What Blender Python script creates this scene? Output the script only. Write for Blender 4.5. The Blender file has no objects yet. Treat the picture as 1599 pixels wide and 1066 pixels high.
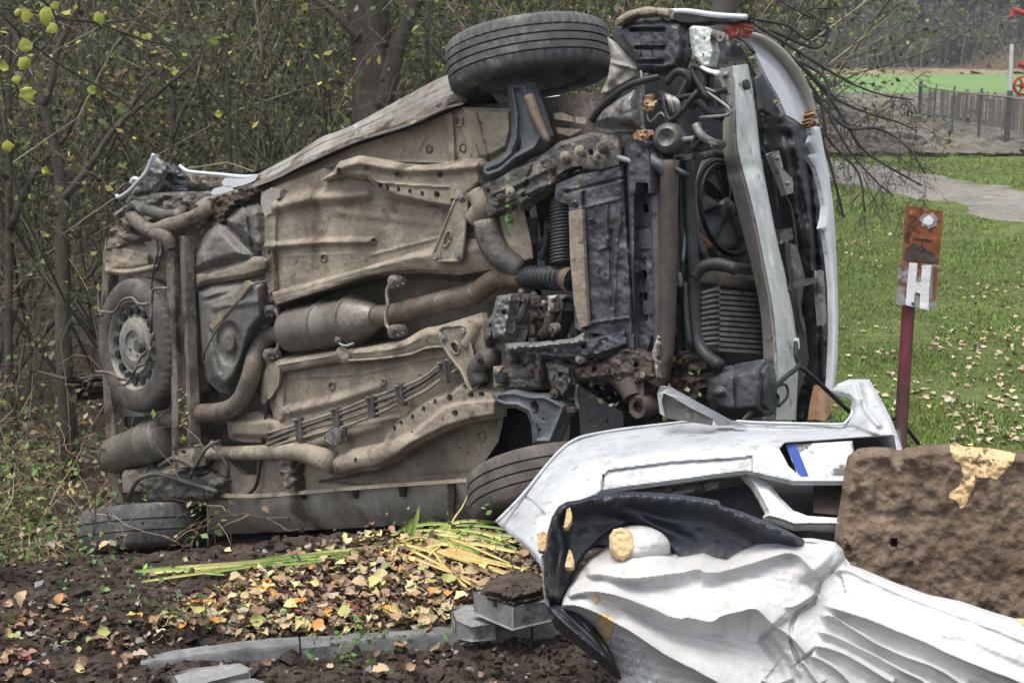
import bpy, math, random
import numpy as np
from mathutils import Vector
from mathutils.geometry import tessellate_polygon
rng = np.random.default_rng(7); random.seed(7)
PI = math.pi
scene = bpy.context.scene
# ------------------------------------------------------------------ camera
IMW, IMH, FPX = 1599.0, 1066.0, 2177.0
CAM = np.array([0, 0, 1.65]); PITCH = math.radians(11.63)
cd = bpy.data.cameras.new('camera'); cam = bpy.data.objects.new('camera', cd)
scene.collection.objects.link(cam); scene.camera = cam
cam.location = CAM; cam.rotation_euler = (PI/2 - PITCH, 0, 0)
cd.sensor_width = 36; cd.lens = FPX/IMW*36; cd.clip_end = 2000; cd.clip_start = .05
cd.dof.use_dof = True; cd.dof.focus_distance = 5.0; cd.dof.aperture_fstop = 9.0
# ------------------------------------------------------------------ light
SUN_EL, SUN_AZ = math.radians(74), math.radians(240)      # azimuth measured from +Y towards +X
wd = bpy.data.worlds.new('World'); scene.world = wd; wd.use_nodes = True
nt = wd.node_tree; bg = nt.nodes['Background']
sky = nt.nodes.new('ShaderNodeTexSky'); sky.sky_type = 'NISHITA'; sky.sun_disc = False
sky.sun_elevation = SUN_EL; sky.sun_rotation = SUN_AZ; sky.air_density = 1.0; sky.dust_density = 4.0; sky.ozone_density = 1.0
hs = nt.nodes.new('ShaderNodeHueSaturation'); hs.inputs['Saturation'].default_value = .44
nt.links.new(sky.outputs[0], hs.inputs['Color']); nt.links.new(hs.outputs[0], bg.inputs['Color'])
bg.inputs['Strength'].default_value = .15
sl = bpy.data.lights.new('sun', 'SUN'); sl.energy = 1.5; sl.angle = math.radians(30); sl.color = (1, .97, .93)
so = bpy.data.objects.new('sun', sl); scene.collection.objects.link(so); so.location = (-3, -1, 9)
sd = Vector((math.sin(SUN_AZ)*math.cos(SUN_EL), math.cos(SUN_AZ)*math.cos(SUN_EL), math.sin(SUN_EL)))
so.rotation_euler = sd.to_track_quat('Z', 'Y').to_euler()
scene.view_settings.view_transform = 'Standard'; scene.view_settings.look = 'None'
scene.view_settings.exposure = 0.95; scene.view_settings.gamma = 1; scene.view_settings.use_curve_mapping = False
scene.render.engine = 'CYCLES'; scene.cycles.max_bounces = 5; scene.cycles.diffuse_bounces = 3

# ------------------------------------------------------------------ geometry of the place
FW = np.array([0, math.cos(PITCH), -math.sin(PITCH)]); UP = np.array([0, math.sin(PITCH), math.cos(PITCH)]); RT = np.array([1., 0, 0])
def ray(x, y):
    x = np.asarray(x, float)[..., None]; y = np.asarray(y, float)[..., None]
    return FW + RT*(x-799.5)/FPX - UP*(y-533)/FPX
def at(x, y, d):                       # point seen at (x, y) at distance d along the view
    return CAM + ray(x, y)*np.asarray(d, float)[..., None]
# the car's own axes: A towards its nose, Wv across it (upwards as it lies), N out of its underside
_y = math.atan2(-.68, .73); _t = math.radians(15); _l = math.radians(5)
A = np.array([math.cos(_y)*math.cos(_t), math.sin(_y)*math.cos(_t), math.sin(_t)])
N0 = np.array([math.sin(_y), -math.cos(_y), 0]); W0 = np.cross(A, N0); W0 = W0 if W0[2] > 0 else -W0
Wv = W0*math.cos(_l) - N0*math.sin(_l); N = N0*math.cos(_l) + W0*math.sin(_l)
O = CAM + ray(850, 430)*5.1
def plane_map(o, n):
    def f(x, y, h=0):
        r = ray(x, y); h = np.asarray(h, float)
        s = ((o-CAM)@n + h)/(r@n)
        return CAM + r*s[..., None]
    f.n = n
    return f
K = plane_map(O, N)                    # (x, y, h): h metres below the car's floor
R = plane_map(O, A)                    # (x, y, u): cross sections of the car, u metres ahead of the front axle
def cv(u, v, h): return O + A*u + Wv*v + N*h
def lerp(a, b, t): return a + (b-a)*t
def sst(x): x = np.clip(x, 0, 1); return x*x*(3-2*x)

def _h2(ix, iy, s):
    v = np.sin(ix*127.1 + iy*311.7 + s*74.7)*43758.5453
    return v - np.floor(v)
def vn(x, y, s=0):
    ix, iy = np.floor(x), np.floor(y); fx, fy = x-ix, y-iy
    fx = fx*fx*(3-2*fx); fy = fy*fy*(3-2*fy)
    return ((_h2(ix, iy, s)*(1-fx)+_h2(ix+1, iy, s)*fx)*(1-fy) + (_h2(ix, iy+1, s)*(1-fx)+_h2(ix+1, iy+1, s)*fx)*fy)*2-1
def fbm(x, y, o=4, s=0):
    x = np.asarray(x, float); y = np.asarray(y, float)
    r = 0; a = 1
    for i in range(o): r = r + a*vn(x, y, s+i*7.3); x = x*2.03+5.1; y = y*2.01+1.7; a *= .5
    return r/1.9

# ------------------------------------------------------------------ materials
MATS = {}
def _rgb(c): return (c[0], c[1], c[2], 1)
def mat(name, c1, c2, scale=6, rough=.8, metal=0, bump=.3, bscale=40, c3=None, t3=.58, s3=3, w3=.08, bdist=.004, contrast=(.35, .65), spec=.3, stretch=None, c4=None, t4=.6, s4=18, attr=None, trans=0, grit=.3):
    m = bpy.data.materials.new(name); m.use_nodes = True; nt = m.node_tree; N_ = nt.nodes; L = nt.links
    b = N_['Principled BSDF']; tc = N_.new('ShaderNodeTexCoord'); src = tc.outputs['Object']
    if stretch:
        mp = N_.new('ShaderNodeMapping'); mp.inputs['Scale'].default_value = stretch; L.new(src, mp.inputs[0]); src = mp.outputs[0]
    def noise(sc, det=6, ro=.6):
        n = N_.new('ShaderNodeTexNoise'); n.inputs['Scale'].default_value = sc; n.inputs['Detail'].default_value = det
        n.inputs['Roughness'].default_value = ro; L.new(src, n.inputs['Vector']); return n.outputs[0]
    def ramp(inp, p0, p1):
        r = N_.new('ShaderNodeMapRange'); r.inputs[1].default_value = p0; r.inputs[2].default_value = p1; L.new(inp, r.inputs[0]); return r.outputs[0]
    def mix(f, a, bb):
        x = N_.new('ShaderNodeMix'); x.data_type = 'RGBA'
        L.new(f, x.inputs[0])
        for k, v in ((6, a), (7, bb)):
            if isinstance(v, tuple): x.inputs[k].default_value = _rgb(v)
            else: L.new(v, x.inputs[k])
        return x.outputs[2]
    if attr:
        at_ = N_.new('ShaderNodeAttribute'); at_.attribute_name = attr
        mm = N_.new('ShaderNodeMix'); mm.data_type = 'RGBA'; mm.blend_type = 'MULTIPLY'; mm.inputs[0].default_value = 1
        L.new(at_.outputs[0], mm.inputs[6]); L.new(mix(ramp(noise(scale), *contrast), c1, c2), mm.inputs[7]); col = mm.outputs[2]
    else: col = mix(ramp(noise(scale), *contrast), c1, c2)
    if c3: col = mix(ramp(noise(s3, 5, .65), t3, t3+w3), col, c3)
    if c4: col = mix(ramp(noise(s4, 4, .7), t4, t4+.05), col, c4)
    if grit:
        g1 = N_.new('ShaderNodeMapRange'); g1.inputs[1].default_value = .3; g1.inputs[2].default_value = .7; g1.inputs[3].default_value = 1-grit; g1.inputs[4].default_value = 1+grit*.8
        L.new(noise(scale*5.3, 9, .8), g1.inputs[0]); mg = N_.new('ShaderNodeMix'); mg.data_type = 'RGBA'; mg.blend_type = 'MULTIPLY'; mg.inputs[0].default_value = 1
        L.new(col, mg.inputs[6]); L.new(g1.outputs[0], mg.inputs[7]); col = mg.outputs[2]
    L.new(col, b.inputs['Base Color'])
    rr = N_.new('ShaderNodeMapRange'); rr.inputs[3].default_value = max(rough-.12, .05); rr.inputs[4].default_value = min(rough+.12, 1)
    L.new(noise(scale*2.3, 3), rr.inputs[0]); L.new(rr.outputs[0], b.inputs['Roughness'])
    b.inputs['Metallic'].default_value = metal; b.inputs['Specular IOR Level'].default_value = spec
    if bump:
        bp = N_.new('ShaderNodeBump'); bp.inputs['Strength'].default_value = bump; bp.inputs['Distance'].default_value = bdist
        L.new(noise(bscale, 8, .65), bp.inputs['Height']); L.new(bp.outputs[0], b.inputs['Normal'])
    if trans: b.inputs['Transmission Weight'].default_value = trans
    MATS[name] = m; return m
M_floor = mat('muddy_floor_metal', (.185, .155, .118), (.33, .282, .215), 4, .72, c3=(.075, .06, .048), t3=.575, s3=3.5, w3=.14, bump=.7, bscale=70, c4=(.1, .082, .066), t4=.63, s4=26, bdist=.008, grit=.28, stretch=None)
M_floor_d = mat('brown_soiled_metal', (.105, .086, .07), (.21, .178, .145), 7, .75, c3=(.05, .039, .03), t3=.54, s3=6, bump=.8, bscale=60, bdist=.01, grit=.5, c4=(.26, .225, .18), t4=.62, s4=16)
M_rail = mat('dusty_rail_metal', (.185, .155, .12), (.325, .28, .215), 8, .7, c3=(.085, .067, .052), t3=.55, s3=5, w3=.12, bump=.7, bscale=70, bdist=.008, grit=.3, c4=(.10, .08, .062), t4=.63, s4=22)
M_sill = mat('dusty_painted_sill', (.17, .155, .132), (.30, .285, .25), 5, .5, c3=(.075, .058, .045), t3=.53, s3=4, w3=.12, c4=(.38, .38, .36), t4=.62, s4=7, bump=.4, spec=.5)
M_grey = mat('grey_alloy', (.16, .16, .155), (.25, .25, .24), 9, .5, metal=.4, c3=(.09, .075, .06), t3=.55, s3=8, bump=.4)
M_pipe = mat('exhaust_steel', (.13, .11, .09), (.21, .18, .15), 14, .6, metal=.35, c3=(.15, .08, .048), t3=.55, s3=6, w3=.15, bump=.6, bscale=80, grit=.45, c4=(.28, .25, .205), t4=.60, s4=9)
M_pipe_r = mat('rusty_exhaust', (.13, .095, .07), (.19, .145, .11), 14, .65, metal=.25, c3=(.08, .055, .045), t3=.58, s3=20, bump=.5)
M_can = mat('muffler_shell', (.15, .135, .115), (.22, .2, .17), 8, .5, metal=.4, c3=(.16, .10, .065), t3=.57, s3=6, w3=.14, bump=.5, bscale=70, grit=.4, c4=(.25, .22, .18), t4=.62, s4=10)
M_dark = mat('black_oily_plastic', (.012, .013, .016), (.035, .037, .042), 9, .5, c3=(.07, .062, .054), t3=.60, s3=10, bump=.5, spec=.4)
M_tray = mat('blue_grey_undertray', (.028, .032, .04), (.07, .074, .08), 10, .42, c3=(.135, .118, .098), t3=.59, s3=8, c4=(.012, .013, .017), t4=.6, s4=16, bump=.6, spec=.5)
M_sub = mat('subframe_metal', (.06, .058, .056), (.13, .118, .1), 10, .6, c3=(.035, .03, .028), t3=.55, s3=9, bump=.7, bscale=60, bdist=.009, grit=.5, c4=(.24, .205, .165), t4=.58, s4=10)
M_brown = mat('rust_brown_metal', (.05, .038, .032), (.095, .072, .058), 8, .6, c3=(.03, .026, .025), t3=.55, s3=8, bump=.6)
M_arm = mat('control_arm_paint', (.07, .08, .088), (.14, .15, .155), 8, .5, c3=(.09, .075, .06), t3=.58, s3=10, bump=.3, spec=.5)
M_beam = mat('crash_beam_metal', (.48, .51, .48), (.64, .66, .63), 5, .42, metal=.15, c3=(.2, .18, .14), t3=.60, s3=9, bump=.3, spec=.5)
M_beam_b = mat('beige_dusty_beam', (.25, .235, .2), (.34, .32, .28), 9, .6, c3=(.13, .105, .08), t3=.60, s3=11, bump=.4)
M_white = mat('white_car_paint', (.47, .49, .52), (.56, .58, .60), 4, .35, grit=.1, c3=(.5, .5, .48), t3=.62, s3=6, bump=.05, spec=.5)
M_bumper = mat('scuffed_white_bumper', (.31, .325, .335), (.41, .425, .43), 5, .45, grit=.15, c3=(.27, .27, .255), t3=.57, s3=22, w3=.05, bump=.25, c4=(.2, .19, .17), t4=.70, s4=60, spec=.5, stretch=(1, 2.2, 1))
M_tyre = mat('dusty_tyre_rubber', (.06, .061, .064), (.12, .118, .114), 9, .75, grit=.4, c3=(.19, .175, .15), t3=.56, s3=6, bump=.5, bscale=120)
M_tyre_d = mat('dirty_tyre_rubber', (.065, .058, .052), (.12, .106, .094), 12, .85, c3=(.15, .128, .104), t3=.57, s3=5, bump=.6, bscale=90)
M_rim = mat('dusty_steel_rim', (.18, .172, .155), (.32, .30, .265), 9, .6, metal=.2, c3=(.1, .075, .055), t3=.58, s3=14, bump=.3)
M_tank = mat('grey_plastic_tank', (.115, .11, .102), (.18, .168, .15), 6, .6, c3=(.085, .07, .055), t3=.54, s3=5, w3=.15, bump=.5, bscale=60, bdist=.008, grit=.4, c4=(.25, .22, .18), t4=.60, s4=8)
M_rub = mat('black_rubber_hose', (.015, .016, .018), (.035, .035, .037), 20, .5, bump=.3)
M_fin = mat('aluminium_fins', (.15, .15, .145), (.26, .255, .24), 25, .5, metal=.5, c3=(.08, .07, .06), t3=.6, s3=20, bump=.4)
M_orange = mat('amber_lamp_plastic', (.26, .14, .07), (.36, .22, .12), 30, .25, bump=.1, c3=(.25, .12, .07), t3=.62, s3=30, spec=.6)
M_red = mat('red_lamp_plastic', (.25, .03, .02), (.4, .09, .05), 30, .25, bump=.1, spec=.6)
M_copper = mat('copper_wire', (.45, .2, .1), (.3, .12, .06), 60, .4, metal=.6, bump=0)
M_mud = mat('clinging_mud', (.045, .033, .025), (.095, .072, .055), 14, .95, bump=1, bscale=60, bdist=.01)
M_plaster = mat('white_painted_plaster', (.435, .43, .42), (.50, .495, .48), 5, .55, grit=.08, c3=(.38, .375, .36), t3=.60, s3=6, bump=.45, bscale=34, bdist=.006, c4=(.38, .37, .35), t4=.72, s4=45, spec=.4)
M_veil = mat('blue_black_paint', (.010, .013, .02), (.022, .028, .038), 6, .42, bump=.5, bscale=28, bdist=.006, c3=(.045, .05, .058), t3=.64, s3=12, spec=.6)
M_ochre = mat('bare_ochre_plaster', (.48, .33, .17), (.60, .44, .25), 14, .9, bump=.8, bscale=50, c3=(.4, .27, .14), t3=.6, s3=25)
M_block = mat('earthy_concrete', (.11, .076, .052), (.20, .147, .104), 5, .92, grit=.3, bump=1, bscale=30, bdist=.02, c3=(.26, .2, .145), t3=.60, s3=5.0, w3=.16, c4=(.06, .042, .03), t4=.63, s4=11)
M_conc = mat('grey_concrete', (.17, .17, .165), (.26, .255, .24), 12, .85, bump=.7, bscale=60, c3=(.11, .09, .075), t3=.57, s3=9)
M_conc_b = mat('pale_kerb_concrete', (.09, .09, .088), (.21, .21, .205), 7, .85, bump=.6, bscale=70, c3=(.12, .105, .09), t3=.58, s3=7)
M_soil = mat('dug_soil', (.045, .034, .027), (.11, .084, .066), 9, .97, bump=1, bscale=38, bdist=.03, c3=(.022, .016, .013), t3=.54, s3=14, c4=(.12, .095, .07), t4=.67, s4=34, spec=.1)
M_grass = mat('lawn_ground', (.085, .115, .035), (.14, .175, .06), 1.6, .95, bump=1, bscale=30, bdist=.03, c3=(.10, .095, .045), t3=.58, s3=.9, c4=(.045, .035, .02), t4=.60, s4=3, spec=.1)
M_track = mat('gravel_track', (.16, .148, .13), (.235, .22, .195), 1.3, .95, grit=.4, bump=.4, bscale=25, c3=(.15, .145, .115), t3=.5, s3=.5, w3=.3, c4=(.14, .155, .08), t4=.60, s4=.9, spec=.1)
M_plough = mat('ploughed_earth', (.13, .118, .10), (.22, .20, .175), 1.1, .97, grit=.4, bump=1, bscale=9, bdist=.06, c3=(.075, .064, .055), t3=.52, s3=.9, w3=.1, c4=(.15, .16, .09), t4=.58, s4=.35, spec=.1, stretch=(.4, 2, 1))
M_field = mat('green_winter_field', (.12, .20, .07), (.16, .25, .095), .25, .95, bump=.5, bscale=12, bdist=.04, stretch=(.3, 1, 1), spec=.1)
M_verge = mat('dry_verge', (.20, .165, .10), (.30, .25, .16), 1, .95, bump=1, bscale=4, bdist=.2, spec=.1)
M_bark = mat('rough_bark', (.045, .036, .028), (.10, .082, .064), 14, .9, bump=1, bscale=22, bdist=.02, stretch=(1, 1, .35), c3=(.06, .065, .04), t3=.6, s3=4)
M_bark_r = mat('reddish_bark', (.036, .029, .024), (.08, .062, .05), 12, .9, bump=1, bscale=20, bdist=.02, stretch=(1, 1, .35), c3=(.045, .05, .035), t3=.6, s3=4)
M_twig = mat('grey_brown_twig', (.10, .086, .068), (.19, .168, .135), 3, .9, bump=0, attr='col')
M_twig_d = mat('dark_bare_twig', (.035, .032, .03), (.07, .062, .056), 5, .9, bump=0)
M_leaf = mat('autumn_leaf', (.8, .8, .8), (1, 1, 1), 60, .6, bump=.2, bscale=80, attr='col', spec=.35)
M_foli = mat('foliage', (.8, .8, .8), (1, 1, 1), 4, .8, bump=0, attr='col', spec=.2)
M_post = mat('red_painted_post', (.16, .035, .045), (.24, .055, .07), 9, .55, bump=.4, c3=(.10, .055, .05), t3=.54, s3=7, stretch=(1, 1, .3))
M_rust = mat('rusted_sign_plate', (.16, .05, .022), (.30, .115, .05), 16, .8, bump=.6, c3=(.06, .028, .02), t3=.56, s3=16, c4=(.38, .24, .13), t4=.62, s4=30)
M_wpaint = mat('white_hand_paint', (.72, .72, .7), (.78, .78, .77), 20, .7, bump=.5)
M_gpaint = mat('grey_hand_paint', (.24, .25, .25), (.33, .335, .33), 20, .7, bump=.5, c3=(.2, .09, .05), t3=.54, s3=22)
M_blue = mat('blue_plate_band', (.02, .06, .32), (.03, .08, .38), 20, .4, bump=0)
M_plate = mat('white_plate', (.6, .62, .62), (.7, .71, .72), 9, .4, bump=0, c3=(.12, .115, .105), t3=.52, s3=14)
M_wood = mat('weathered_wood', (.17, .155, .135), (.28, .255, .225), 5, .9, bump=.5, stretch=(1, 1, .2))
M_wood_b = mat('brown_board', (.22, .175, .13), (.33, .27, .205), 5, .9, bump=.5, stretch=(1, 1, .2))
M_wire = mat('galvanised_wire', (.13, .13, .125), (.18, .18, .17), 5, .6, metal=.4, bump=0)
M_mach = mat('red_machine_paint', (.32, .035, .03), (.42, .07, .055), 5, .5, bump=.1)
M_pole = mat('pale_pole_paint', (.42, .43, .42), (.5, .5, .48), 5, .6, bump=0)

# ------------------------------------------------------------------ objects
col = scene.collection
ORG = {}
def thing(name, label, cat, loc, group=None):
    o = bpy.data.objects.new(name, None); col.objects.link(o); o.location = loc; o.empty_display_size = .1
    o['label'] = label; o['category'] = cat
    if group: o['group'] = group
    ORG[o.name] = np.array(loc, float); return o
def mk(name, V, Fc, m, parent=None, sharp=35, col_attr=None, org=None):
    V = np.asarray(V, float)
    if parent is not None: org = ORG[parent.name]
    elif org is None: org = np.array([V[:, 0].mean(), V[:, 1].mean(), V[:, 2].min()])
    org = np.asarray(org, float); V = V - org
    me = bpy.data.meshes.new(name)
    if isinstance(Fc, np.ndarray):
        k = Fc.shape[1]; n = len(Fc)
        me.vertices.add(len(V)); me.vertices.foreach_set('co', V.astype(np.float32).ravel())
        me.loops.add(n*k); me.loops.foreach_set('vertex_index', Fc.astype(np.int32).ravel())
        me.polygons.add(n); me.polygons.foreach_set('loop_start', np.arange(0, n*k, k, dtype=np.int32))
        me.update(calc_edges=True); me.validate()
    else:
        me.from_pydata([tuple(v) for v in V], [], [tuple(int(i) for i in f) for f in Fc]); me.update()
    if col_attr is not None:
        ca = me.color_attributes.new('col', 'FLOAT_COLOR', 'POINT')
        c4 = np.ones((len(V), 4), np.float32); c4[:, :3] = col_attr; ca.data.foreach_set('color', c4.ravel())
    if sharp is not None:
        me.polygons.foreach_set('use_smooth', np.ones(len(me.polygons), bool))
        if sharp < 180: me.set_sharp_from_angle(angle=math.radians(sharp))
    for mm in (m if isinstance(m, (list, tuple)) else [m]): me.materials.append(mm)
    o = bpy.data.objects.new(name, me); col.objects.link(o)
    if parent is None: o.location = org; ORG[o.name] = org
    else:
        o.parent = parent; ORG[o.name] = ORG[parent.name]
    return o
def fixn(o):                             # consistent outward normals for closed shells
    import bmesh
    b = bmesh.new(); b.from_mesh(o.data); bmesh.ops.recalc_face_normals(b, faces=b.faces); b.to_mesh(o.data); b.free()
    return o
def tag(o, label=None, cat=None, group=None, kind=None):
    if label: o['label'] = label
    if cat: o['category'] = cat
    if group: o['group'] = group
    if kind: o['kind'] = kind
    return o
class MB:
    def __init__(s): s.V = []; s.F = []; s.n = 0
    def add(s, vf):
        V, Fc = vf; V = np.asarray(V, float).reshape(-1, 3)
        s.V.append(V); s.F += [tuple(int(i)+s.n for i in f) for f in Fc]; s.n += len(V); return s
    def build(s, name, m, parent=None, sharp=35, **k): return mk(name, np.vstack(s.V), s.F, m, parent, sharp, **k)
def catmull(P, sub):
    P = np.asarray(P, float)
    if len(P) < 3 or sub <= 1: return P
    Q = np.vstack([2*P[0]-P[1], P, 2*P[-1]-P[-2]]); out = []
    for i in range(1, len(Q)-2):
        for t in np.arange(sub)/sub:
            p0, p1, p2, p3 = Q[i-1], Q[i], Q[i+1], Q[i+2]
            out.append(.5*((2*p1)+(-p0+p2)*t+(2*p0-5*p1+4*p2-p3)*t*t+(-p0+3*p1-3*p2+p3)*t**3))
    out.append(P[-1]); return np.array(out)
def tube(P, r, seg=10, sub=5, cap=True, rad2=None):
    P = np.asarray(P, float); r = np.atleast_1d(np.asarray(r, float)); r = np.interp(np.linspace(0, 1, len(P)), np.linspace(0, 1, len(r)), r) if len(r) > 1 else np.full(len(P), r[0])
    PR = catmull(np.hstack([P, r[:, None]]), sub); P, r = PR[:, :3], np.maximum(PR[:, 3], 1e-4)
    n = len(P); T = np.gradient(P, axis=0); T /= np.linalg.norm(T, axis=1)[:, None]+1e-9
    u = np.cross(T[0], [0, 0, 1.]);
    if np.linalg.norm(u) < .1: u = np.cross(T[0], [1., 0, 0])
    u /= np.linalg.norm(u); V = []; an = np.arange(seg)*2*PI/seg
    for i in range(n):
        u = u - T[i]*(u@T[i]); u /= np.linalg.norm(u)+1e-9; v = np.cross(T[i], u)
        V.append(P[i] + r[i]*(np.cos(an)[:, None]*u + np.sin(an)[:, None]*v))
    V = np.vstack(V); Fc = []
    for i in range(n-1):
        for j in range(seg):
            k = (j+1) % seg; Fc.append((i*seg+j, i*seg+k, (i+1)*seg+k, (i+1)*seg+j))
    if cap: Fc.append(tuple(range(seg-1, -1, -1))); Fc.append(tuple((n-1)*seg+j for j in range(seg)))
    return V, Fc
def frame(ax):
    ax = np.asarray(ax, float); ax = ax/np.linalg.norm(ax); u = np.cross(ax, [0, 0, 1.])
    if np.linalg.norm(u) < .2: u = np.cross(ax, [1., 0, 0])
    u /= np.linalg.norm(u); return ax, u, np.cross(ax, u)
def lathe(c, ax, prof, seg=32, closed=False, fn=None):
    ax, u, v = frame(ax); n = len(prof); V = []
    for i in range(seg):
        a = 2*PI*i/seg
        for (r, t) in prof: V.append(np.asarray(c) + ax*t + (u*math.cos(a)+v*math.sin(a))*r)
    Fc = []; m = n if closed else n-1
    for i in range(seg):
        j = (i+1) % seg
        for k in range(m):
            l = (k+1) % n; Fc.append((i*n+k, j*n+k, j*n+l, i*n+l))
    return np.array(V), Fc
def bolt(c, ax, r, h, seg=6): return lathe(c, ax, [(0.0001, h), (r*.8, h), (r, h*.75), (r, -h*.5)], seg)
def box(c, sx, sy, sz, ax=None, ay=None, az=None):
    ax = np.array([1., 0, 0]) if ax is None else np.asarray(ax); ay = np.array([0, 1., 0]) if ay is None else np.asarray(ay)
    az = np.array([0, 0, 1.]) if az is None else np.asarray(az); V = []
    for i in (-1, 1):
        for j in (-1, 1):
            for k in (-1, 1): V.append(np.asarray(c) + ax*i*sx/2 + ay*j*sy/2 + az*k*sz/2)
    return np.array(V), [(0, 1, 3, 2), (4, 6, 7, 5), (0, 4, 5, 1), (2, 3, 7, 6), (0, 2, 6, 4), (1, 5, 7, 3)]
def circ(x, y, rx, ry=None, n=12, rot=0):
    ry = ry or rx; a = np.arange(n)*2*PI/n; c, s = math.cos(rot), math.sin(rot)
    X = np.cos(a)*rx; Y = np.sin(a)*ry
    return [(x+c*p-s*q, y+s*p+c*q) for p, q in zip(X, Y)]
def plate(poly, h, th, holes=(), mp=K, hb=None):
    """solid sheet: outline and holes given where they are seen, h (number or one per corner) the distance off the plane"""
    loops = [list(poly)]+[list(q) for q in holes]; hs_ = []
    for i, lp in enumerate(loops): hs_.append(np.broadcast_to(np.asarray(h if i == 0 or np.ndim(h) == 0 else np.mean(h), float), (len(lp),)))
    tri = tessellate_polygon([[Vector((p[0], -p[1], 0)) for p in lp] for lp in loops])
    P = np.array([p for lp in loops for p in lp], float); Hh = np.concatenate(hs_); Vf = mp(P[:, 0], P[:, 1], Hh); Vb = Vf - mp.n*th
    n = len(P); Fc = []
    for t in tri: Fc.append(tuple(t)); Fc.append(tuple(n+i for i in reversed(t)))
    s = 0
    for lp in loops:
        m = len(lp)
        for i in range(m):
            j = (i+1) % m; Fc.append((s+i, s+j, n+s+j, n+s+i))
        s += m
    return np.vstack([Vf, Vb]), Fc
def bevel(o, w=.002, seg=2):
    b = o.modifiers.new('edge', 'BEVEL'); b.width = w; b.segments = seg; b.limit_method = 'ANGLE'; b.angle_limit = math.radians(40); return o
# distances in the picture plane
def dseg(X, Y, line):
    L_ = np.asarray(line, float); D = np.full(X.shape, 1e9); T = np.zeros(X.shape); s = 0; S = np.zeros(X.shape)
    for (x0, y0), (x1, y1) in zip(L_[:-1], L_[1:]):
        dx, dy = x1-x0, y1-y0; l = math.hypot(dx, dy)+1e-9
        t = np.clip(((X-x0)*dx+(Y-y0)*dy)/l/l, 0, 1); d = np.hypot(X-x0-t*dx, Y-y0-t*dy)
        m = d < D; D = np.where(m, d, D); T = np.where(m, s+t*l, T); S = np.where(m, np.sign((X-x0)*dy-(Y-y0)*dx), S); s += l
    return D, T/s, S
def inside(X, Y, poly):
    P = np.asarray(poly, float); r = np.zeros(X.shape, bool); n = len(P)
    for i in range(n):
        x0, y0 = P[i]; x1, y1 = P[(i+1) % n]
        c = ((y0 > Y) != (y1 > Y)); r ^= c & (X < (x1-x0)*(Y-y0)/((y1-y0) if y1 != y0 else 1e-9)+x0)
    return r
def sdf(X, Y, poly):                    # positive inside
    p = list(poly)+[poly[0]]; d = dseg(X, Y, p)[0]; return np.where(inside(X, Y, poly), d, -d)
def ridge(X, Y, line, w, a, kind='round', taper=0):
    D, T, _ = dseg(X, Y, line); k = np.clip(1-D/w, 0, 1)
    v = {'round': np.sqrt(np.clip(1-(np.minimum(D, w)/w)**2, 0, 1)), 'soft': k*k*(3-2*k), 'flat': sst(k*2.2), 'cusp': np.exp(-D/w*2.2)}[kind]
    if taper: v = v*sst(np.minimum(T, 1-T)/taper)
    return a*v
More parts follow.
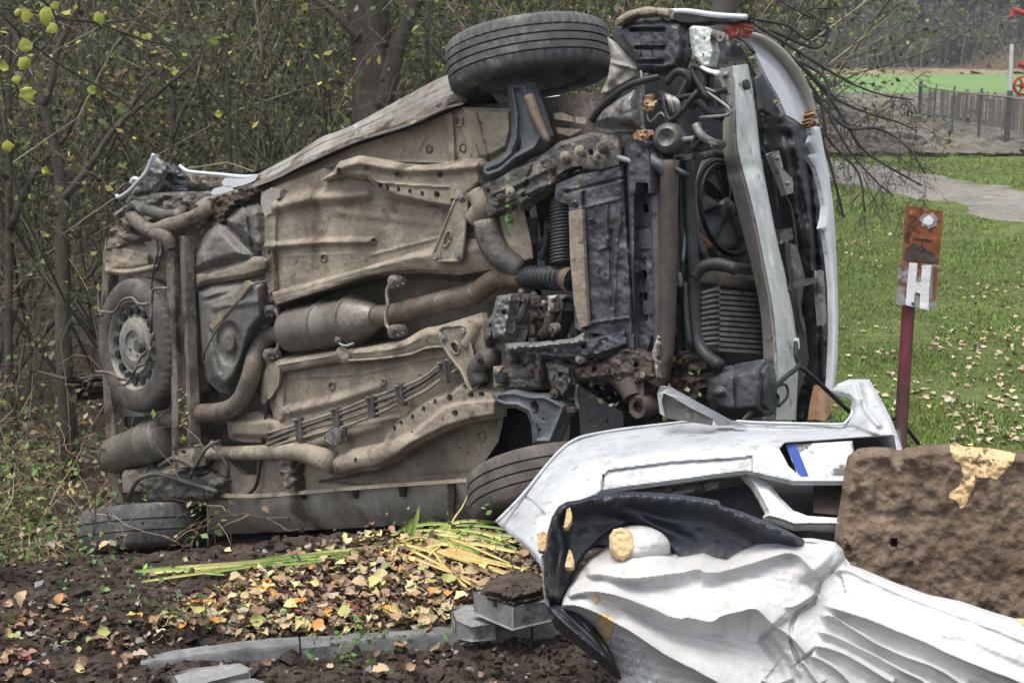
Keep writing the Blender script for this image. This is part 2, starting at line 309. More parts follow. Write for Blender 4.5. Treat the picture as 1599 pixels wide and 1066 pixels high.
def relief(poly, hf, step, mp=K, th=.01, holes=(), back=None, lean=False):
    """sheet with modelled depth: hf(X, Y) in metres off the plane, cut to the outline"""
    P = np.asarray(poly, float); x0, y0 = P.min(0)-step; x1, y1 = P.max(0)+step
    xs = np.arange(x0, x1+step, step); ys = np.arange(y0, y1+step, step); X, Y = np.meshgrid(xs, ys)
    ins = inside(X, Y, poly)
    for hq in holes: ins &= ~inside(X, Y, hq)
    anyc = ins[:-1, :-1] | ins[1:, :-1] | ins[:-1, 1:] | ins[1:, 1:]
    Xc = (X[:-1, :-1]+X[1:, 1:])/2; Yc = (Y[:-1, :-1]+Y[1:, 1:])/2
    cin = inside(Xc, Yc, poly)
    for hq in holes: cin &= ~inside(Xc, Yc, hq)
    cell = anyc & (cin | (ins[:-1, :-1].astype(int)+ins[1:, :-1]+ins[:-1, 1:]+ins[1:, 1:] >= 2))
    # snap outside corners to the outline
    loops = [P]+[np.asarray(q, float) for q in holes]
    idx = np.argwhere(~ins); bx = X.copy(); by = Y.copy()
    used = np.zeros(X.shape, bool); used[:-1, :-1] |= cell; used[1:, :-1] |= cell; used[:-1, 1:] |= cell; used[1:, 1:] |= cell
    idx = np.argwhere(used & ~ins); px = X[used & ~ins]; py = Y[used & ~ins]
    bd = np.full(px.shape, 1e9); qx = px.copy(); qy = py.copy()
    for lp in loops:
        m = len(lp)
        for i in range(m):
            ax_, ay_ = lp[i]; dx, dy = lp[(i+1) % m]-lp[i]; l2 = dx*dx+dy*dy+1e-9
            t = np.clip(((px-ax_)*dx+(py-ay_)*dy)/l2, 0, 1); cx, cy = ax_+t*dx, ay_+t*dy; d = np.hypot(px-cx, py-cy)
            k = d < bd; bd = np.where(k, d, bd); qx = np.where(k, cx, qx); qy = np.where(k, cy, qy)
    bx[used & ~ins] = qx; by[used & ~ins] = qy
    vid = -np.ones(X.shape, int); vid[used] = np.arange(used.sum())
    ux, uy = bx[used], by[used]; V = mp(ux, uy, hf(ux, uy))
    c = np.argwhere(cell); a = vid[c[:, 0], c[:, 1]]; b = vid[c[:, 0], c[:, 1]+1]; d = vid[c[:, 0]+1, c[:, 1]+1]; e = vid[c[:, 0]+1, c[:, 1]]
    Q = np.stack([a, e, d, b], 1); n = len(V)
    E = np.vstack([Q[:, [0, 1]], Q[:, [1, 2]], Q[:, [2, 3]], Q[:, [3, 0]]]); key = np.sort(E, 1); kk = key[:, 0]*n+key[:, 1]
    _, inv, cnt = np.unique(kk, return_inverse=True, return_counts=True); BE = E[cnt[inv] == 1]
    if back is None: Vb = V - mp.n*th
    else: Vb = mp(ux, uy, np.full(ux.shape, back))
    if lean is True: return V, Q
    Q2 = Q[:, ::-1]+n; SK = np.stack([BE[:, 0], BE[:, 0]+n, BE[:, 1]+n, BE[:, 1]], 1)
    if lean == 'rim': return np.vstack([V, Vb]), np.vstack([Q, SK])
    return np.vstack([V, Vb]), np.vstack([Q, Q2, SK])
def strip(L1, L2, m=6, n=24, prof=None, h1=0., h2=0., mp=K, th=.006, h1e=None, h2e=None):
    """pressed band between two edge lines; prof(t across 0..1, s along 0..1) adds height"""
    def rs(L_):
        L_ = np.asarray(L_, float); L_ = catmull(L_, 6) if len(L_) > 2 else L_
        d = np.r_[0, np.cumsum(np.hypot(*np.diff(L_, axis=0).T))]; t = np.linspace(0, d[-1], n)
        return np.stack([np.interp(t, d, L_[:, 0]), np.interp(t, d, L_[:, 1])], 1)
    a, b = rs(L1), rs(L2); T = np.linspace(0, 1, m)[:, None]; S = np.linspace(0, 1, n)[None, :]
    X = a[None, :, 0]*(1-T)+b[None, :, 0]*T; Y = a[None, :, 1]*(1-T)+b[None, :, 1]*T
    ha = lerp(h1, h1 if h1e is None else h1e, S); hb = lerp(h2, h2 if h2e is None else h2e, S)
    Hh = ha*(1-T)+hb*T
    if prof is not None: Hh = Hh + prof(T+0*S, S+0*T)
    V = mp(X.ravel(), Y.ravel(), Hh.ravel()); Vb = V - mp.n*th; k = m*n
    id_ = np.arange(k).reshape(m, n); Q = np.stack([id_[:-1, :-1], id_[1:, :-1], id_[1:, 1:], id_[:-1, 1:]], -1).reshape(-1, 4)
    bl = list(id_[0, :])+list(id_[1:, -1])+list(id_[-1, -2::-1])+list(id_[-2:0:-1, 0])
    SK = [(bl[i], bl[(i+1) % len(bl)], bl[(i+1) % len(bl)]+k, bl[i]+k) for i in range(len(bl))]
    return np.vstack([V, Vb]), np.vstack([Q, Q[:, ::-1]+k, np.array(SK)])
def zz(x, y, z0=0.0): return [(x, y)]
# ================================================================== SETTING
def interp(x, a, b): return np.interp(x, a, b)
def crest(x): return interp(x, [-3, -1.6, -1.2, -.6, 0, .6, 1.2], [4.2, 4.38, 4.6, 4.76, 4.84, 4.9, 5.0])
def drop(x): return interp(x, [-4, -2, -1.45, -.17, .3, .9], [.95, .86, .66, .24, .1, 0])
def zt(x, y):
    x = np.asarray(x, float); y = np.asarray(y, float); yc = crest(x)
    d = drop(x)*sst((y-yc)/.55)*(1-.75*sst((y-8.5)/7)*1.0)
    z = -d + .02*np.exp(-((y-yc+.12)/.22)**2)*(x < .9) - .055*sst((y-4.0)/.6)*sst((.35-x)/.4)
    z = z - .022*sst((3.84+.02*x-y)/.07)*(x < 1.4)             # lower in front of the kerb
    z = z + .03*np.exp(-((x+1.5)**2+(y-3.95)**2)/.2)
    soil = 1-sst((x-.75)/.3)*sst((y-4.9)/.3)
    near = np.exp(-np.maximum(y-7, 0)/3)
    z = z + soil*near*(.022*fbm(x*5, y*5, 4, 3) + .016*np.maximum(fbm(x*19, y*19, 3, 9), -.2) + .010*fbm(x*50, y*50, 2, 5))
    return z - .02*(1-soil)
def G(px, py, off=0.0):                  # where the sight line meets the terrain
    px = np.asarray(px, float); py = np.asarray(py, float); r = ray(px, py); t = (-CAM[2])/np.minimum(r[..., 2], -1e-3)
    for _ in range(14):
        P = CAM + r*t[..., None]; t = .5*t + .5*(zt(P[..., 0], P[..., 1])-CAM[2])/r[..., 2]
    P = CAM + r*t[..., None]; P[..., 2] = zt(P[..., 0], P[..., 1])+off; return P
def grow(a, s, g, end):
    o = [a]
    while abs(o[-1]) < abs(end) : o.append(o[-1]+s); s *= g
    return o
xs = np.array(sorted(set([round(v, 4) for v in list(np.arange(-2.3, 1.35, .018)) + grow(1.35, .03, 1.12, 500) + [v for v in grow(-2.3, -.03, 1.12, 500)]])))
ys = np.array(sorted(set([round(v, 4) for v in list(np.arange(3.0, 5.3, .018)) + grow(5.3, .03, 1.06, 700) + [2.6, 2.2, 1.5, 0, -4, -20]])))
Xg, Yg = np.meshgrid(xs, ys); Vg = np.stack([Xg.ravel(), Yg.ravel(), zt(Xg, Yg).ravel()], 1)
ig = np.arange(Xg.size).reshape(Xg.shape); Qg = np.stack([ig[:-1, :-1], ig[:-1, 1:], ig[1:, 1:], ig[1:, :-1]], -1).reshape(-1, 4)
ground = tag(mk('ground', Vg, Qg, M_soil, org=(0, 0, 0), sharp=180), kind='structure')
def flatsheet(name, pxpoly, step, off, m, amp=.0, fr=3.0, edge=0.0, seed=1, warp=None):
    P = np.array([G(p[0], p[1]) for p in pxpoly])[:, :2] if warp is None else np.array(pxpoly, float)
    x0, y0 = P.min(0); x1, y1 = P.max(0); sx = (x1-x0)/step[0]; sy = (y1-y0)/step[1]
    X, Y = np.meshgrid(np.linspace(x0, x1, step[0]+1), np.linspace(y0, y1, step[1]+1))
    D = sdf(X, Y, [tuple(p) for p in P]); w = D + edge*fbm(X*fr*.7, Y*fr*.7, 3, seed+3); k = w > 0
    tp_ = sst(w/(.25+edge*.4)); Z = zt(X, Y)+.004+(off-.004)*tp_+ (amp*tp_*(.6+.5*fbm(X*fr, Y*fr, 4, seed)) if amp else 0)
    i = np.arange(X.size).reshape(X.shape); q = k[:-1, :-1] & k[1:, :-1] & k[:-1, 1:] & k[1:, 1:]
    Q = np.stack([i[:-1, :-1], i[:-1, 1:], i[1:, 1:], i[1:, :-1]], -1)[q].reshape(-1, 4)
    return tag(mk(name, np.stack([X.ravel(), Y.ravel(), Z.ravel()], 1), Q, m, org=(0, 0, 0), sharp=180), kind='structure')
lawn = flatsheet('lawn', [(.55, 5.25), (5, 4.9), (14, 5), (16, 30), (-1, 30), (1.0, 9)], (180, 200), .01, M_grass, .02, 3, .25, 2, warp=1)
gp = lambda x, y: tuple(G(x, y)[:2])
flatsheet('gravel_track', [(-6, 20), gp(1290, 290), gp(1400, 306), gp(1500, 340), gp(1599, 366), gp(1800, 420), gp(1900, 385), gp(1700, 315), gp(1599, 297), gp(1480, 280), gp(1400, 262), gp(1310, 250), (-6, 28)], (280, 150), .036, M_track, .012, 2, .55, 5, warp=1)
flatsheet('ploughed_earth', [(-10, 29.5), gp(1310, 240), gp(1450, 243), gp(1599, 238), (35, 26), (50, 60), (-10, 60)], (200, 140), .03, M_plough, .12, 1.6, 2.0, 4, warp=1)
flatsheet('green_field', [(-60, 57), (120, 57), (140, 118), (-70, 118)], (120, 60), .10, M_field, .03, .4, 1.0, 6, warp=1)
flatsheet('field_verge', [(-90, 112), (150, 112), (160, 124), (-90, 124)], (200, 24), .2, M_verge, .4, .6, .8, 8, warp=1)

# ---- plant growth generators (curves -> thin tapered tubes)
def norm(v): return v/(np.linalg.norm(v, axis=-1, keepdims=True)+1e-9)
def curves(st, di, le, k, wander, grav=0.0, g=rng):
    n = len(st); P = np.zeros((n, k, 3)); P[:, 0] = st; d = norm(di)
    for i in range(1, k):
        d = norm(d + g.normal(0, wander, (n, 3)) + np.array([0, 0, -grav])); P[:, i] = P[:, i-1] + d*(le/(k-1))[:, None]
    return P
def spawn(P, r, m, ang, lf, g=rng, t0=.25, up=.0):
    n, k, _ = P.shape; t = g.uniform(t0, 1, (n, m))*(k-1); i = np.minimum(t.astype(int), k-2); f = (t-i)[..., None]
    a = np.take_along_axis(P, i[..., None].repeat(3, -1), 1); b = np.take_along_axis(P, (i+1)[..., None].repeat(3, -1), 1)
    st = (a*(1-f)+b*f).reshape(-1, 3); dr = norm(b-a).reshape(-1, 3)
    di = norm(dr + g.normal(0, ang, dr.shape) + np.array([0, 0, up])); L_ = np.linalg.norm(P[:, -1]-P[:, 0], axis=1)
    le = (L_[:, None]*lf*g.uniform(.5, 1.2, (n, m))).ravel(); rr = (r[:, None]*(1-t/(k-1)*.75)*.55).ravel()
    return st, di, le, rr
def tubes(P, r, tip=.35, seg=3):
    n, k, _ = P.shape; T = norm(np.gradient(P, axis=1)); ref = np.where(np.abs(T[..., 2:3]) > .9, [1., 0, 0], [0, 0, 1.])
    u = norm(np.cross(T, ref)); v = np.cross(T, u); rr = r[:, None]*np.linspace(1, tip, k)[None]
    an = np.arange(seg)*2*PI/seg
    V = P[:, :, None] + rr[:, :, None, None]*(np.cos(an)[None, None, :, None]*u[:, :, None]+np.sin(an)[None, None, :, None]*v[:, :, None])
    id_ = np.arange(n*k*seg).reshape(n, k, seg); nx = np.roll(id_, -1, 2)
    Q = np.stack([id_[:, :-1], nx[:, :-1], nx[:, 1:], id_[:, 1:]], -1).reshape(-1, 4)
    return V.reshape(-1, 3), Q
class AB:                                # array builder with colours
    def __init__(s): s.V = []; s.Q = []; s.C = []; s.n = 0
    def add(s, V, Q, c):
        s.V.append(V); s.Q.append(Q+s.n); s.n += len(V); c = np.asarray(c, float); s.C.append(np.broadcast_to(c, (len(V), 3)) if c.ndim == 1 else c)
    def build(s, name, m, parent=None, sharp=180, **k): return mk(name, np.vstack(s.V), np.vstack(s.Q), m, parent, sharp, col_attr=np.vstack(s.C), **k)
def leafquads(P, size, g=rng, flat=0.0, asp=.6):
    n = len(P); a = norm(g.normal(0, 1, (n, 3))*np.array([1, 1, 1-flat])); b = norm(np.cross(a, norm(g.normal(0, 1, (n, 3))*np.array([1-flat*.7, 1-flat*.7, 1])))); s = (size*g.uniform(.55, 1.25, n))[:, None]
    c = np.cross(a, b)
    V = np.stack([P-a*s*.5, P+b*s*asp*.5+c*s*.08, P+a*s*.5, P-b*s*asp*.5+c*s*.08], 1)
    return V.reshape(-1, 3), np.arange(n*4).reshape(n, 4)
def jit(c, n, v=.25, g=rng, k=4): return np.repeat(np.asarray(c)*np.clip(1+g.normal(0, v, (n, 1)), .3, 2.2)*np.clip(1+g.normal(0, .08, (n, 3)), .5, 1.5), k, 0)
def pick(cols, n, g=rng, p=None): return np.asarray(cols, float)[g.choice(len(cols), n, p=p)]

def shrubs(name, centres, H, nst, m1, m2, seed, twigc, leafc, nleaf, lsize, leafp=None, spread=.35, r0=.012, grav=.0, kt=4, lean=.3):
    g = np.random.default_rng(seed); c = np.asarray(centres, float); n = len(c)
    st = np.repeat(c, nst, 0) + g.normal(0, spread, (n*nst, 3))*[1, 1, 0]
    h = np.repeat(np.broadcast_to(H, (n,)), nst)*g.uniform(.6, 1.15, n*nst)
    P0 = curves(st, np.array([0, 0, 1.])+g.normal(0, lean, (n*nst, 3))*[1, 1, .2], h, 7, .13, grav, g); r = r0*h/3*g.uniform(.6, 1.5, n*nst)
    ab = AB(); pc = lambda k: np.repeat(pick(twigc, k, g)*g.uniform(.6, 1.5, (k, 1)), 1, 0)
    def put(P, r, tip):
        V, Q = tubes(P, r, tip); cc = pick(twigc, len(P), g)*g.uniform(.55, 1.6, (len(P), 1)); ab.add(V, Q, np.repeat(cc, P.shape[1]*3, 0))
    put(P0, r, .4)
    s1 = spawn(P0, r, m1, .55, .45, g, up=.1); P1 = curves(s1[0], s1[1], s1[2], 5, .2, grav, g); put(P1, s1[3], .4)
    s2 = spawn(P1, s1[3], m2, .7, .6, g, t0=.1); r2 = np.maximum(s2[3], .0016*r0/.012); P2 = curves(s2[0], s2[1], s2[2], kt, .28, grav*1.5, g); put(P2, r2, .5)
    o = [tag(ab.build(name[0], M_twig), kind='stuff')] if name[0] else []
    if nleaf:
        allp = np.vstack([P2.reshape(-1, 3), P1.reshape(-1, 3)]); L_ = allp[g.choice(len(allp), nleaf)] + g.normal(0, .05, (nleaf, 3))
        V, Q = leafquads(L_, lsize, g); lc = np.repeat(pick(leafc, nleaf, g, leafp)*g.uniform(.55, 1.5, (nleaf, 1)), 4, 0); ab2 = AB(); ab2.add(V, Q, lc)
        o.append(tag(ab2.build(name[1], M_foli), kind='stuff'))
    return ab, o
TW = [(.95, .98, .86), (.65, .7, .6), (.35, .38, .33), (1.7, 1.65, 1.45), (.5, .62, .45)]
OL = [(.065, .105, .035), (.11, .155, .05), (.15, .145, .06), (.27, .25, .06), (.10, .08, .05), (.34, .29, .08), (.15, .14, .11)]
def scat(n, x0, x1, y0, y1, seed):
    g = np.random.default_rng(seed); x = g.uniform(x0, x1, n); y = g.uniform(y0, y1, n); k = x < .165*y; x, y = x[k], y[k]; return np.stack([x, y, zt(x, y)-.05], 1)
_ = 0
c1 = np.vstack([scat(46, -6.2, 1.9, 9.2, 13, 11), scat(26, -9, 4, 13, 17, 12)])
shrubs(('thicket_branches', 'thicket_leaves'), c1, 3.5, 5, 8, 5, 21, TW, OL, 42000, .052, [.2, .2, .17, .14, .13, .06, .1])
c2 = scat(60, -14, 6, 16, 25, 13)
shrubs(('back_thicket_branches', 'back_thicket_leaves'), c2, 5.5, 4, 8, 4, 22, [(1, 1.02, .95), (.65, .68, .62), (.45, .5, .45)], OL, 60000, .14, [.3, .22, .14, .08, .16, .02, .08], r0=.011)
# the wood behind, read as one mass
def wood(name, n, x0, x1, y0, y1, h, per, size, cols, seed, trunkc=(.5, .5, .48), low=.0):
    g = np.random.default_rng(seed); x = np.linspace(x0, x1, n)+g.normal(0, (x1-x0)/n*.6, n); y = g.uniform(y0, y1, n); hh = h*g.uniform(.7, 1.2, n); ab = AB(); at_ = AB()
    for i in range(n):
        w = hh[i]*g.uniform(.13, .24); k = per; t = g.beta(1.3, 1.1, k)*(1-low)+low; rad = w*np.sin(np.clip(t*.9+.12, 0, 1)*PI)**.6; a = g.uniform(0, 2*PI, k); q = g.uniform(.2, 1, k)**.5
        lump = 1+.45*np.sin(a*2+t*9+i)+.3*np.sin(t*23+i*3)
        P = np.stack([x[i]+np.cos(a)*rad*q*lump, y[i]+np.sin(a)*rad*q*lump, t*hh[i]], 1); V, Q = leafquads(P, size, g, asp=.8)
        base = np.asarray(cols[g.integers(len(cols))])*g.uniform(.75, 1.25); cl = .75+.5*(np.sin(a*3+t*14+i)*.5+.5)
        ab.add(V, Q, np.repeat(base[None]*(cl*g.uniform(.6, 1.4, k))[:, None]*np.clip(1+g.normal(0, .06, (k, 3)), .7, 1.3), 4, 0))
    P = curves(np.stack([x, y, np.zeros(n)], 1), np.array([0, 0, 1.])+g.normal(0, .03, (n, 3)), hh, 6, .03, 0, g); V, Q = tubes(P, hh*.011, .3, 5); at_.add(V, Q, trunkc)
    tag(ab.build(name, M_foli), kind='stuff'); tag(at_.build(name+'_trunks', M_twig), kind='stuff')
DG = [(.065, .09, .065), (.08, .105, .07), (.095, .11, .075), (.055, .078, .062), (.11, .11, .075)]
wood('near_wood', 62, -26, 3.2, 27, 46, 17, 760, .46, [(.07, .085, .05), (.09, .10, .06), (.115, .11, .065), (.055, .068, .048)], 31)
wood('distant_wood', 120, -10, 90, 126, 150, 21, 490, 1.08, DG, 32, low=.0)
wood('distant_wood_back', 50, -50, 130, 150, 175, 34, 420, 2.3, [(.035, .05, .036), (.045, .06, .04)], 33, low=.0)
shrubs(('field_edge_scrub', 'field_edge_scrub_leaves'), np.stack([np.linspace(18, 70, 60), 120+4*np.sin(np.arange(60)*7.), np.full(60, .3)], 1), 5.5, 4, 4, 3, 63, [(1.3, 1.3, 1.2), (.8, .8, .7)], [(.1, .12, .06), (.17, .15, .08), (.07, .1, .05)], 12000, .35, spread=1.2, r0=.03)
# dry tufts along the field edge
g = np.random.default_rng(5); n = 2600; x = g.uniform(28, 64, n); keep = g.uniform(0, 1, n) < .35+.65*np.exp(-((x-41)/2.4)**2); x = x[keep]; n = len(x); y = g.uniform(113, 122, n)
hgt = .5+1.6*np.exp(-((x-41.0)/2.4)**2)
P = curves(np.stack([x, y, np.full(n, .2)], 1), np.array([0, 0, 1.])+g.normal(0, .2, (n, 3)), hgt*g.uniform(.6, 1.2, n), 4, .12, .05, g); V, Q = tubes(P, np.full(n, .035), .3); ab = AB(); ab.add(V, Q, (2.3, 1.9, 1.35)); tag(ab.build('dry_field_grass', M_twig), kind='stuff')

# ---- lawn blades
g = np.random.default_rng(8); n = 108000
px = g.uniform(1235, 1640, n); py = 242+(g.uniform(0, 1, n)**.85)*484; P = G(px, py); f = fbm(P[:, 0]*1.3, P[:, 1]*1.3, 3, 4)
tr = sdf(P[:, 0], P[:, 1], [gp(1290, 290), gp(1400, 306), gp(1500, 340), gp(1599, 366), gp(1800, 420), gp(1900, 385), gp(1700, 315), gp(1599, 297), gp(1480, 280), gp(1400, 262), gp(1310, 250)])
k = (P[:, 0] > .7+.15*f) & (P[:, 1] > 5.05) & (tr < .0+.35*f) & (P[:, 1] < 27) & (f+g.normal(0, .3, n) > -.32); P = P[k]; f = f[k]; n = len(P)
d = P[:, 1]; h = (.017+.014*f+.0012*d)*g.uniform(.6, 1.5, n); wdt = .0022+.0006*d
an = g.uniform(0, 2*PI, n); t = np.stack([np.cos(an), np.sin(an), 0*an], 1); ln = g.normal(0, .45, (n, 3)); ln[:, 2] = 0; P[:, 2] += .005
V = np.stack([P-t*wdt[:, None], P+t*wdt[:, None], P+ln*h[:, None]*.8+np.array([0, 0, 1])*h[:, None]], 1).reshape(-1, 3)
cc = np.array([.19, .285, .075])*(1+.35*f[:, None])*g.uniform(.55, 1.45, (n, 1)); y_ = g.uniform(0, 1, n) < .22; cc[y_] = np.array([.24, .23, .09])*g.uniform(.6, 1.2, (y_.sum(), 1))
ab = AB(); ab.add(V, np.arange(n*3).reshape(n, 3), np.repeat(cc, 3, 0)); tag(ab.build('lawn_grass', M_foli), kind='stuff')

# ---- fallen leaves: real curled blades
LC = [(.42, .31, .17), (.33, .21, .12), (.56, .46, .17), (.58, .48, .24), (.17, .11, .07), (.24, .14, .095), (.40, .2, .07), (.26, .27, .11), (.33, .28, .22), (.11, .075, .055)]
def leafmesh(seed, s=1.0):
    g = np.random.default_rng(seed); n = 9; t = np.linspace(0, 1, n); w = np.sin(t**.75*PI)**1.05*g.uniform(.26, .42)*(1+.12*g.normal(0, 1, n)); w[0] = w[-1] = .01
    cu = g.uniform(-.8, 1.3); fo = g.uniform(.0, .9); be = g.uniform(-.25, .25); V = []
    for i in range(n):
        z = cu*(t[i]-.5)**2 + .03*g.normal(); yb = be*(t[i]-.5)**2
        V += [(t[i]-.5, yb-w[i], z+fo*w[i]+.03*g.normal()), (t[i]-.5, yb, z), (t[i]-.5, yb+w[i], z+fo*w[i]*g.uniform(.3, 1.3))]
    V = np.array(V); V[:, 2] -= V[:, 2].min(); Q = []
    for i in range(n-1):
        for j in range(2): a = i*3+j; Q.append((a, a+3, a+4, a+1))
    return V*s, np.array(Q)
LM = [leafmesh(100+i) for i in range(14)]
def rotm(g, n, tilt=.45):
    a = g.uniform(0, 2*PI, n); b = g.normal(0, tilt, n); c = g.normal(0, tilt, n)
    ca, sa, cb, sb, cc, sc = np.cos(a), np.sin(a), np.cos(b), np.sin(b), np.cos(c), np.sin(c)
    Rz = np.stack([ca, -sa, 0*a, sa, ca, 0*a, 0*a, 0*a, 1+0*a], 1).reshape(-1, 3, 3); Rx = np.stack([1+0*a, 0*a, 0*a, 0*a, cb, -sb, 0*a, sb, cb], 1).reshape(-1, 3, 3); Ry = np.stack([cc, 0*a, sc, 0*a, 1+0*a, 0*a, -sc, 0*a, cc], 1).reshape(-1, 3, 3)
    return Rz@Rx@Ry
def litter(name, P, size, seed, cols=LC, p=None, tilt=.45):
    g = np.random.default_rng(seed); n = len(P); Rm = rotm(g, n, tilt); ab = AB(); which = g.integers(len(LM), size=n); s = size*g.uniform(.6, 1.35, n)
    for q in range(len(LM)):
        i = np.where(which == q)[0]
        if len(i) == 0: continue
        V0, Q0 = LM[q]; V = (V0[None]*s[i][:, None, None])@np.transpose(Rm[i], (0, 2, 1)) + P[i][:, None]
        Q = (Q0[None]+(np.arange(len(i))*len(V0))[:, None, None]).reshape(-1, 4)
        ab.add(V.reshape(-1, 3), Q, np.repeat(pick(cols, len(i), g, p)*g.uniform(.7, 1.25, (len(i), 1)), len(V0), 0))
    return tag(ab.build(name, M_leaf), kind='stuff')
def dens(px, py):
    d = .010+0*px
    pile = [(330, 985), (250, 975), (330, 930), (430, 880), (520, 850), (640, 838), (800, 835), (850, 880), (850, 910), (740, 925), (735, 965), (600, 990), (420, 1003)]
    d = d + .95*np.clip(sdf(px, py, pile)/22+.5, 0, 1)
    ll = [(0, 940), (110, 955), (230, 940), (330, 960), (320, 1005), (225, 1020), (200, 1066), (0, 1066)]
    d = d + .09*np.clip(sdf(px, py, ll)/25+.4, 0, 1)
    d = d + .28*np.clip(sdf(px, py, [(560, 800), (830, 810), (840, 870), (560, 860)])/20+.4, 0, 1)
    return d
g = np.random.default_rng(17); n = 30000; px = g.uniform(-60, 900, n); py = g.uniform(800, 1100, n); k = g.uniform(0, 1, n) < dens(px, py)*(.55+.6*(fbm(px/40, py/25, 3, 2)))
px, py = px[k], py[k]; P = G(px, py); k = (P[:, 1] < crest(P[:, 0])+.02) ; P = P[k]; px = px[k]; py = py[k]
P[:, 2] += g.uniform(0, .022, len(P)); print('litter', len(P))
idx = g.permutation(len(P))[:3000]; P = P[idx]; px = px[idx]; py = py[idx]
litter('leaf_litter', P[300:], .030, 18, p=[.12, .12, .05, .05, .20, .15, .03, .05, .09, .14])
# the large ones, each a piece of the ground
LCm = []
for i, c in enumerate([(.62, .50, .20), (.66, .56, .30), (.46, .34, .19), (.36, .23, .13), (.24, .14, .09), (.55, .26, .06), (.30, .09, .08), (.34, .36, .12), (.40, .32, .25)]):
    LCm.append(mat('leaf_tone_%d' % i, tuple(v*.8 for v in c), c, 40, .6, bump=.3, bscale=90, c3=tuple(v*.5 for v in c), t3=.62, s3=30))
meshes = []
for i in range(14):
    V0, Q0 = LM[i]
    for c in range(3):
        me = bpy.data.meshes.new('leaf'); me.from_pydata([tuple(v) for v in V0], [], [tuple(int(a) for a in q) for q in Q0]); me.update()
        me.polygons.foreach_set('use_smooth', np.ones(len(me.polygons), bool)); me.materials.append(LCm[[0, 1, 2, 3, 4, 5, 2, 8, 7, 3, 1, 6][(i*3+c) % 12]]); meshes.append(me)
for i in range(290):
    o = bpy.data.objects.new('leaf', meshes[g.integers(len(meshes))]); col.objects.link(o); o.parent = ground
    s = g.uniform(.032, .056)*(1.15 if i % 9 == 0 else 1); o.location = P[i]+[0, 0, .012]; o.scale = (s, s, s); o.rotation_euler = (g.normal(0, .35), g.normal(0, .35), g.uniform(0, 2*PI))
n = 1800; px = g.uniform(1300, 1640, n); py = 310+g.uniform(0, 1, n)**1.0*400; Q_ = G(px, py); k = (g.uniform(0, 1, n) < .12+1.5*fbm(px/60, py/45, 3, 8)+.4*((px > 1450) & (py > 430) & (py < 560))) & (Q_[:, 1] > 5.2); Q_ = Q_[k]; Q_[:, 2] += .03
litter('leaves_on_lawn', Q_, .034, 19, cols=[(.48, .41, .30), (.5, .42, .28), (.42, .3, .22), (.5, .4, .2), (.3, .2, .14)], tilt=.3)
n = 160; px = g.uniform(0, 200, n); py = g.uniform(640, 880, n); Q_ = G(px, py, .06); litter('leaves_in_ditch', Q_, .05, 20, tilt=.4)
# clods
def clods(name, n, px0, px1, py0, py1, s, seed, m):
    g = np.random.default_rng(seed); P = G(g.uniform(px0, px1, n), g.uniform(py0, py1, n)); P = P[P[:, 1] < crest(P[:, 0])+.05]; n = len(P)
    a = np.array([(0, 0, 1), (.9, 0, .2), (.28, .85, .3), (-.72, .5, .1), (-.7, -.55, .25), (.3, -.85, .1), (0, 0, -.6)]); Fq = np.array([(0, 1, 2), (0, 2, 3), (0, 3, 4), (0, 4, 5), (0, 5, 1), (6, 2, 1), (6, 3, 2), (6, 4, 3), (6, 5, 4), (6, 1, 5)])
    V = a[None]*(1+g.normal(0, .22, (n, 7, 1)))*(s*g.lognormal(0, .5, n))[:, None, None]; V = V@np.transpose(rotm(g, n, .6), (0, 2, 1)) + P[:, None]
    return tag(mk(name, V.reshape(-1, 3), (Fq[None]+(np.arange(n)*7)[:, None, None]).reshape(-1, 3), m, org=(0, 0, 0), sharp=60), kind='stuff')
clods('soil_clods', 4800, -40, 1000, 800, 1090, .0085, 41, M_soil)
g = np.random.default_rng(44); nq = 2600; Pq = G(g.uniform(1240, 1640, nq), g.uniform(152, 246, nq)); Pq = Pq[Pq[:, 1] < 58]; nq = len(Pq)
aq = np.array([(0, 0, 1), (.9, 0, .2), (.28, .85, .3), (-.72, .5, .1), (-.7, -.55, .25), (.3, -.85, .1)]); Fq_ = np.array([(0, 1, 2), (0, 2, 3), (0, 3, 4), (0, 4, 5), (0, 5, 1)])
Vq = aq[None]*(1+g.normal(0, .25, (nq, 6, 1)))*(.085*g.lognormal(0, .5, nq))[:, None, None]*[1.5, 1, .7] + Pq[:, None]+[0, 0, .06]
tag(mk('plough_clods', Vq.reshape(-1, 3), (Fq_[None]+(np.arange(nq)*6)[:, None, None]).reshape(-1, 3), M_plough, org=(0, 0, 0), sharp=60), kind='stuff')
clods('gravel_grit', 260, -40, 1000, 830, 1090, .007, 42, M_conc)
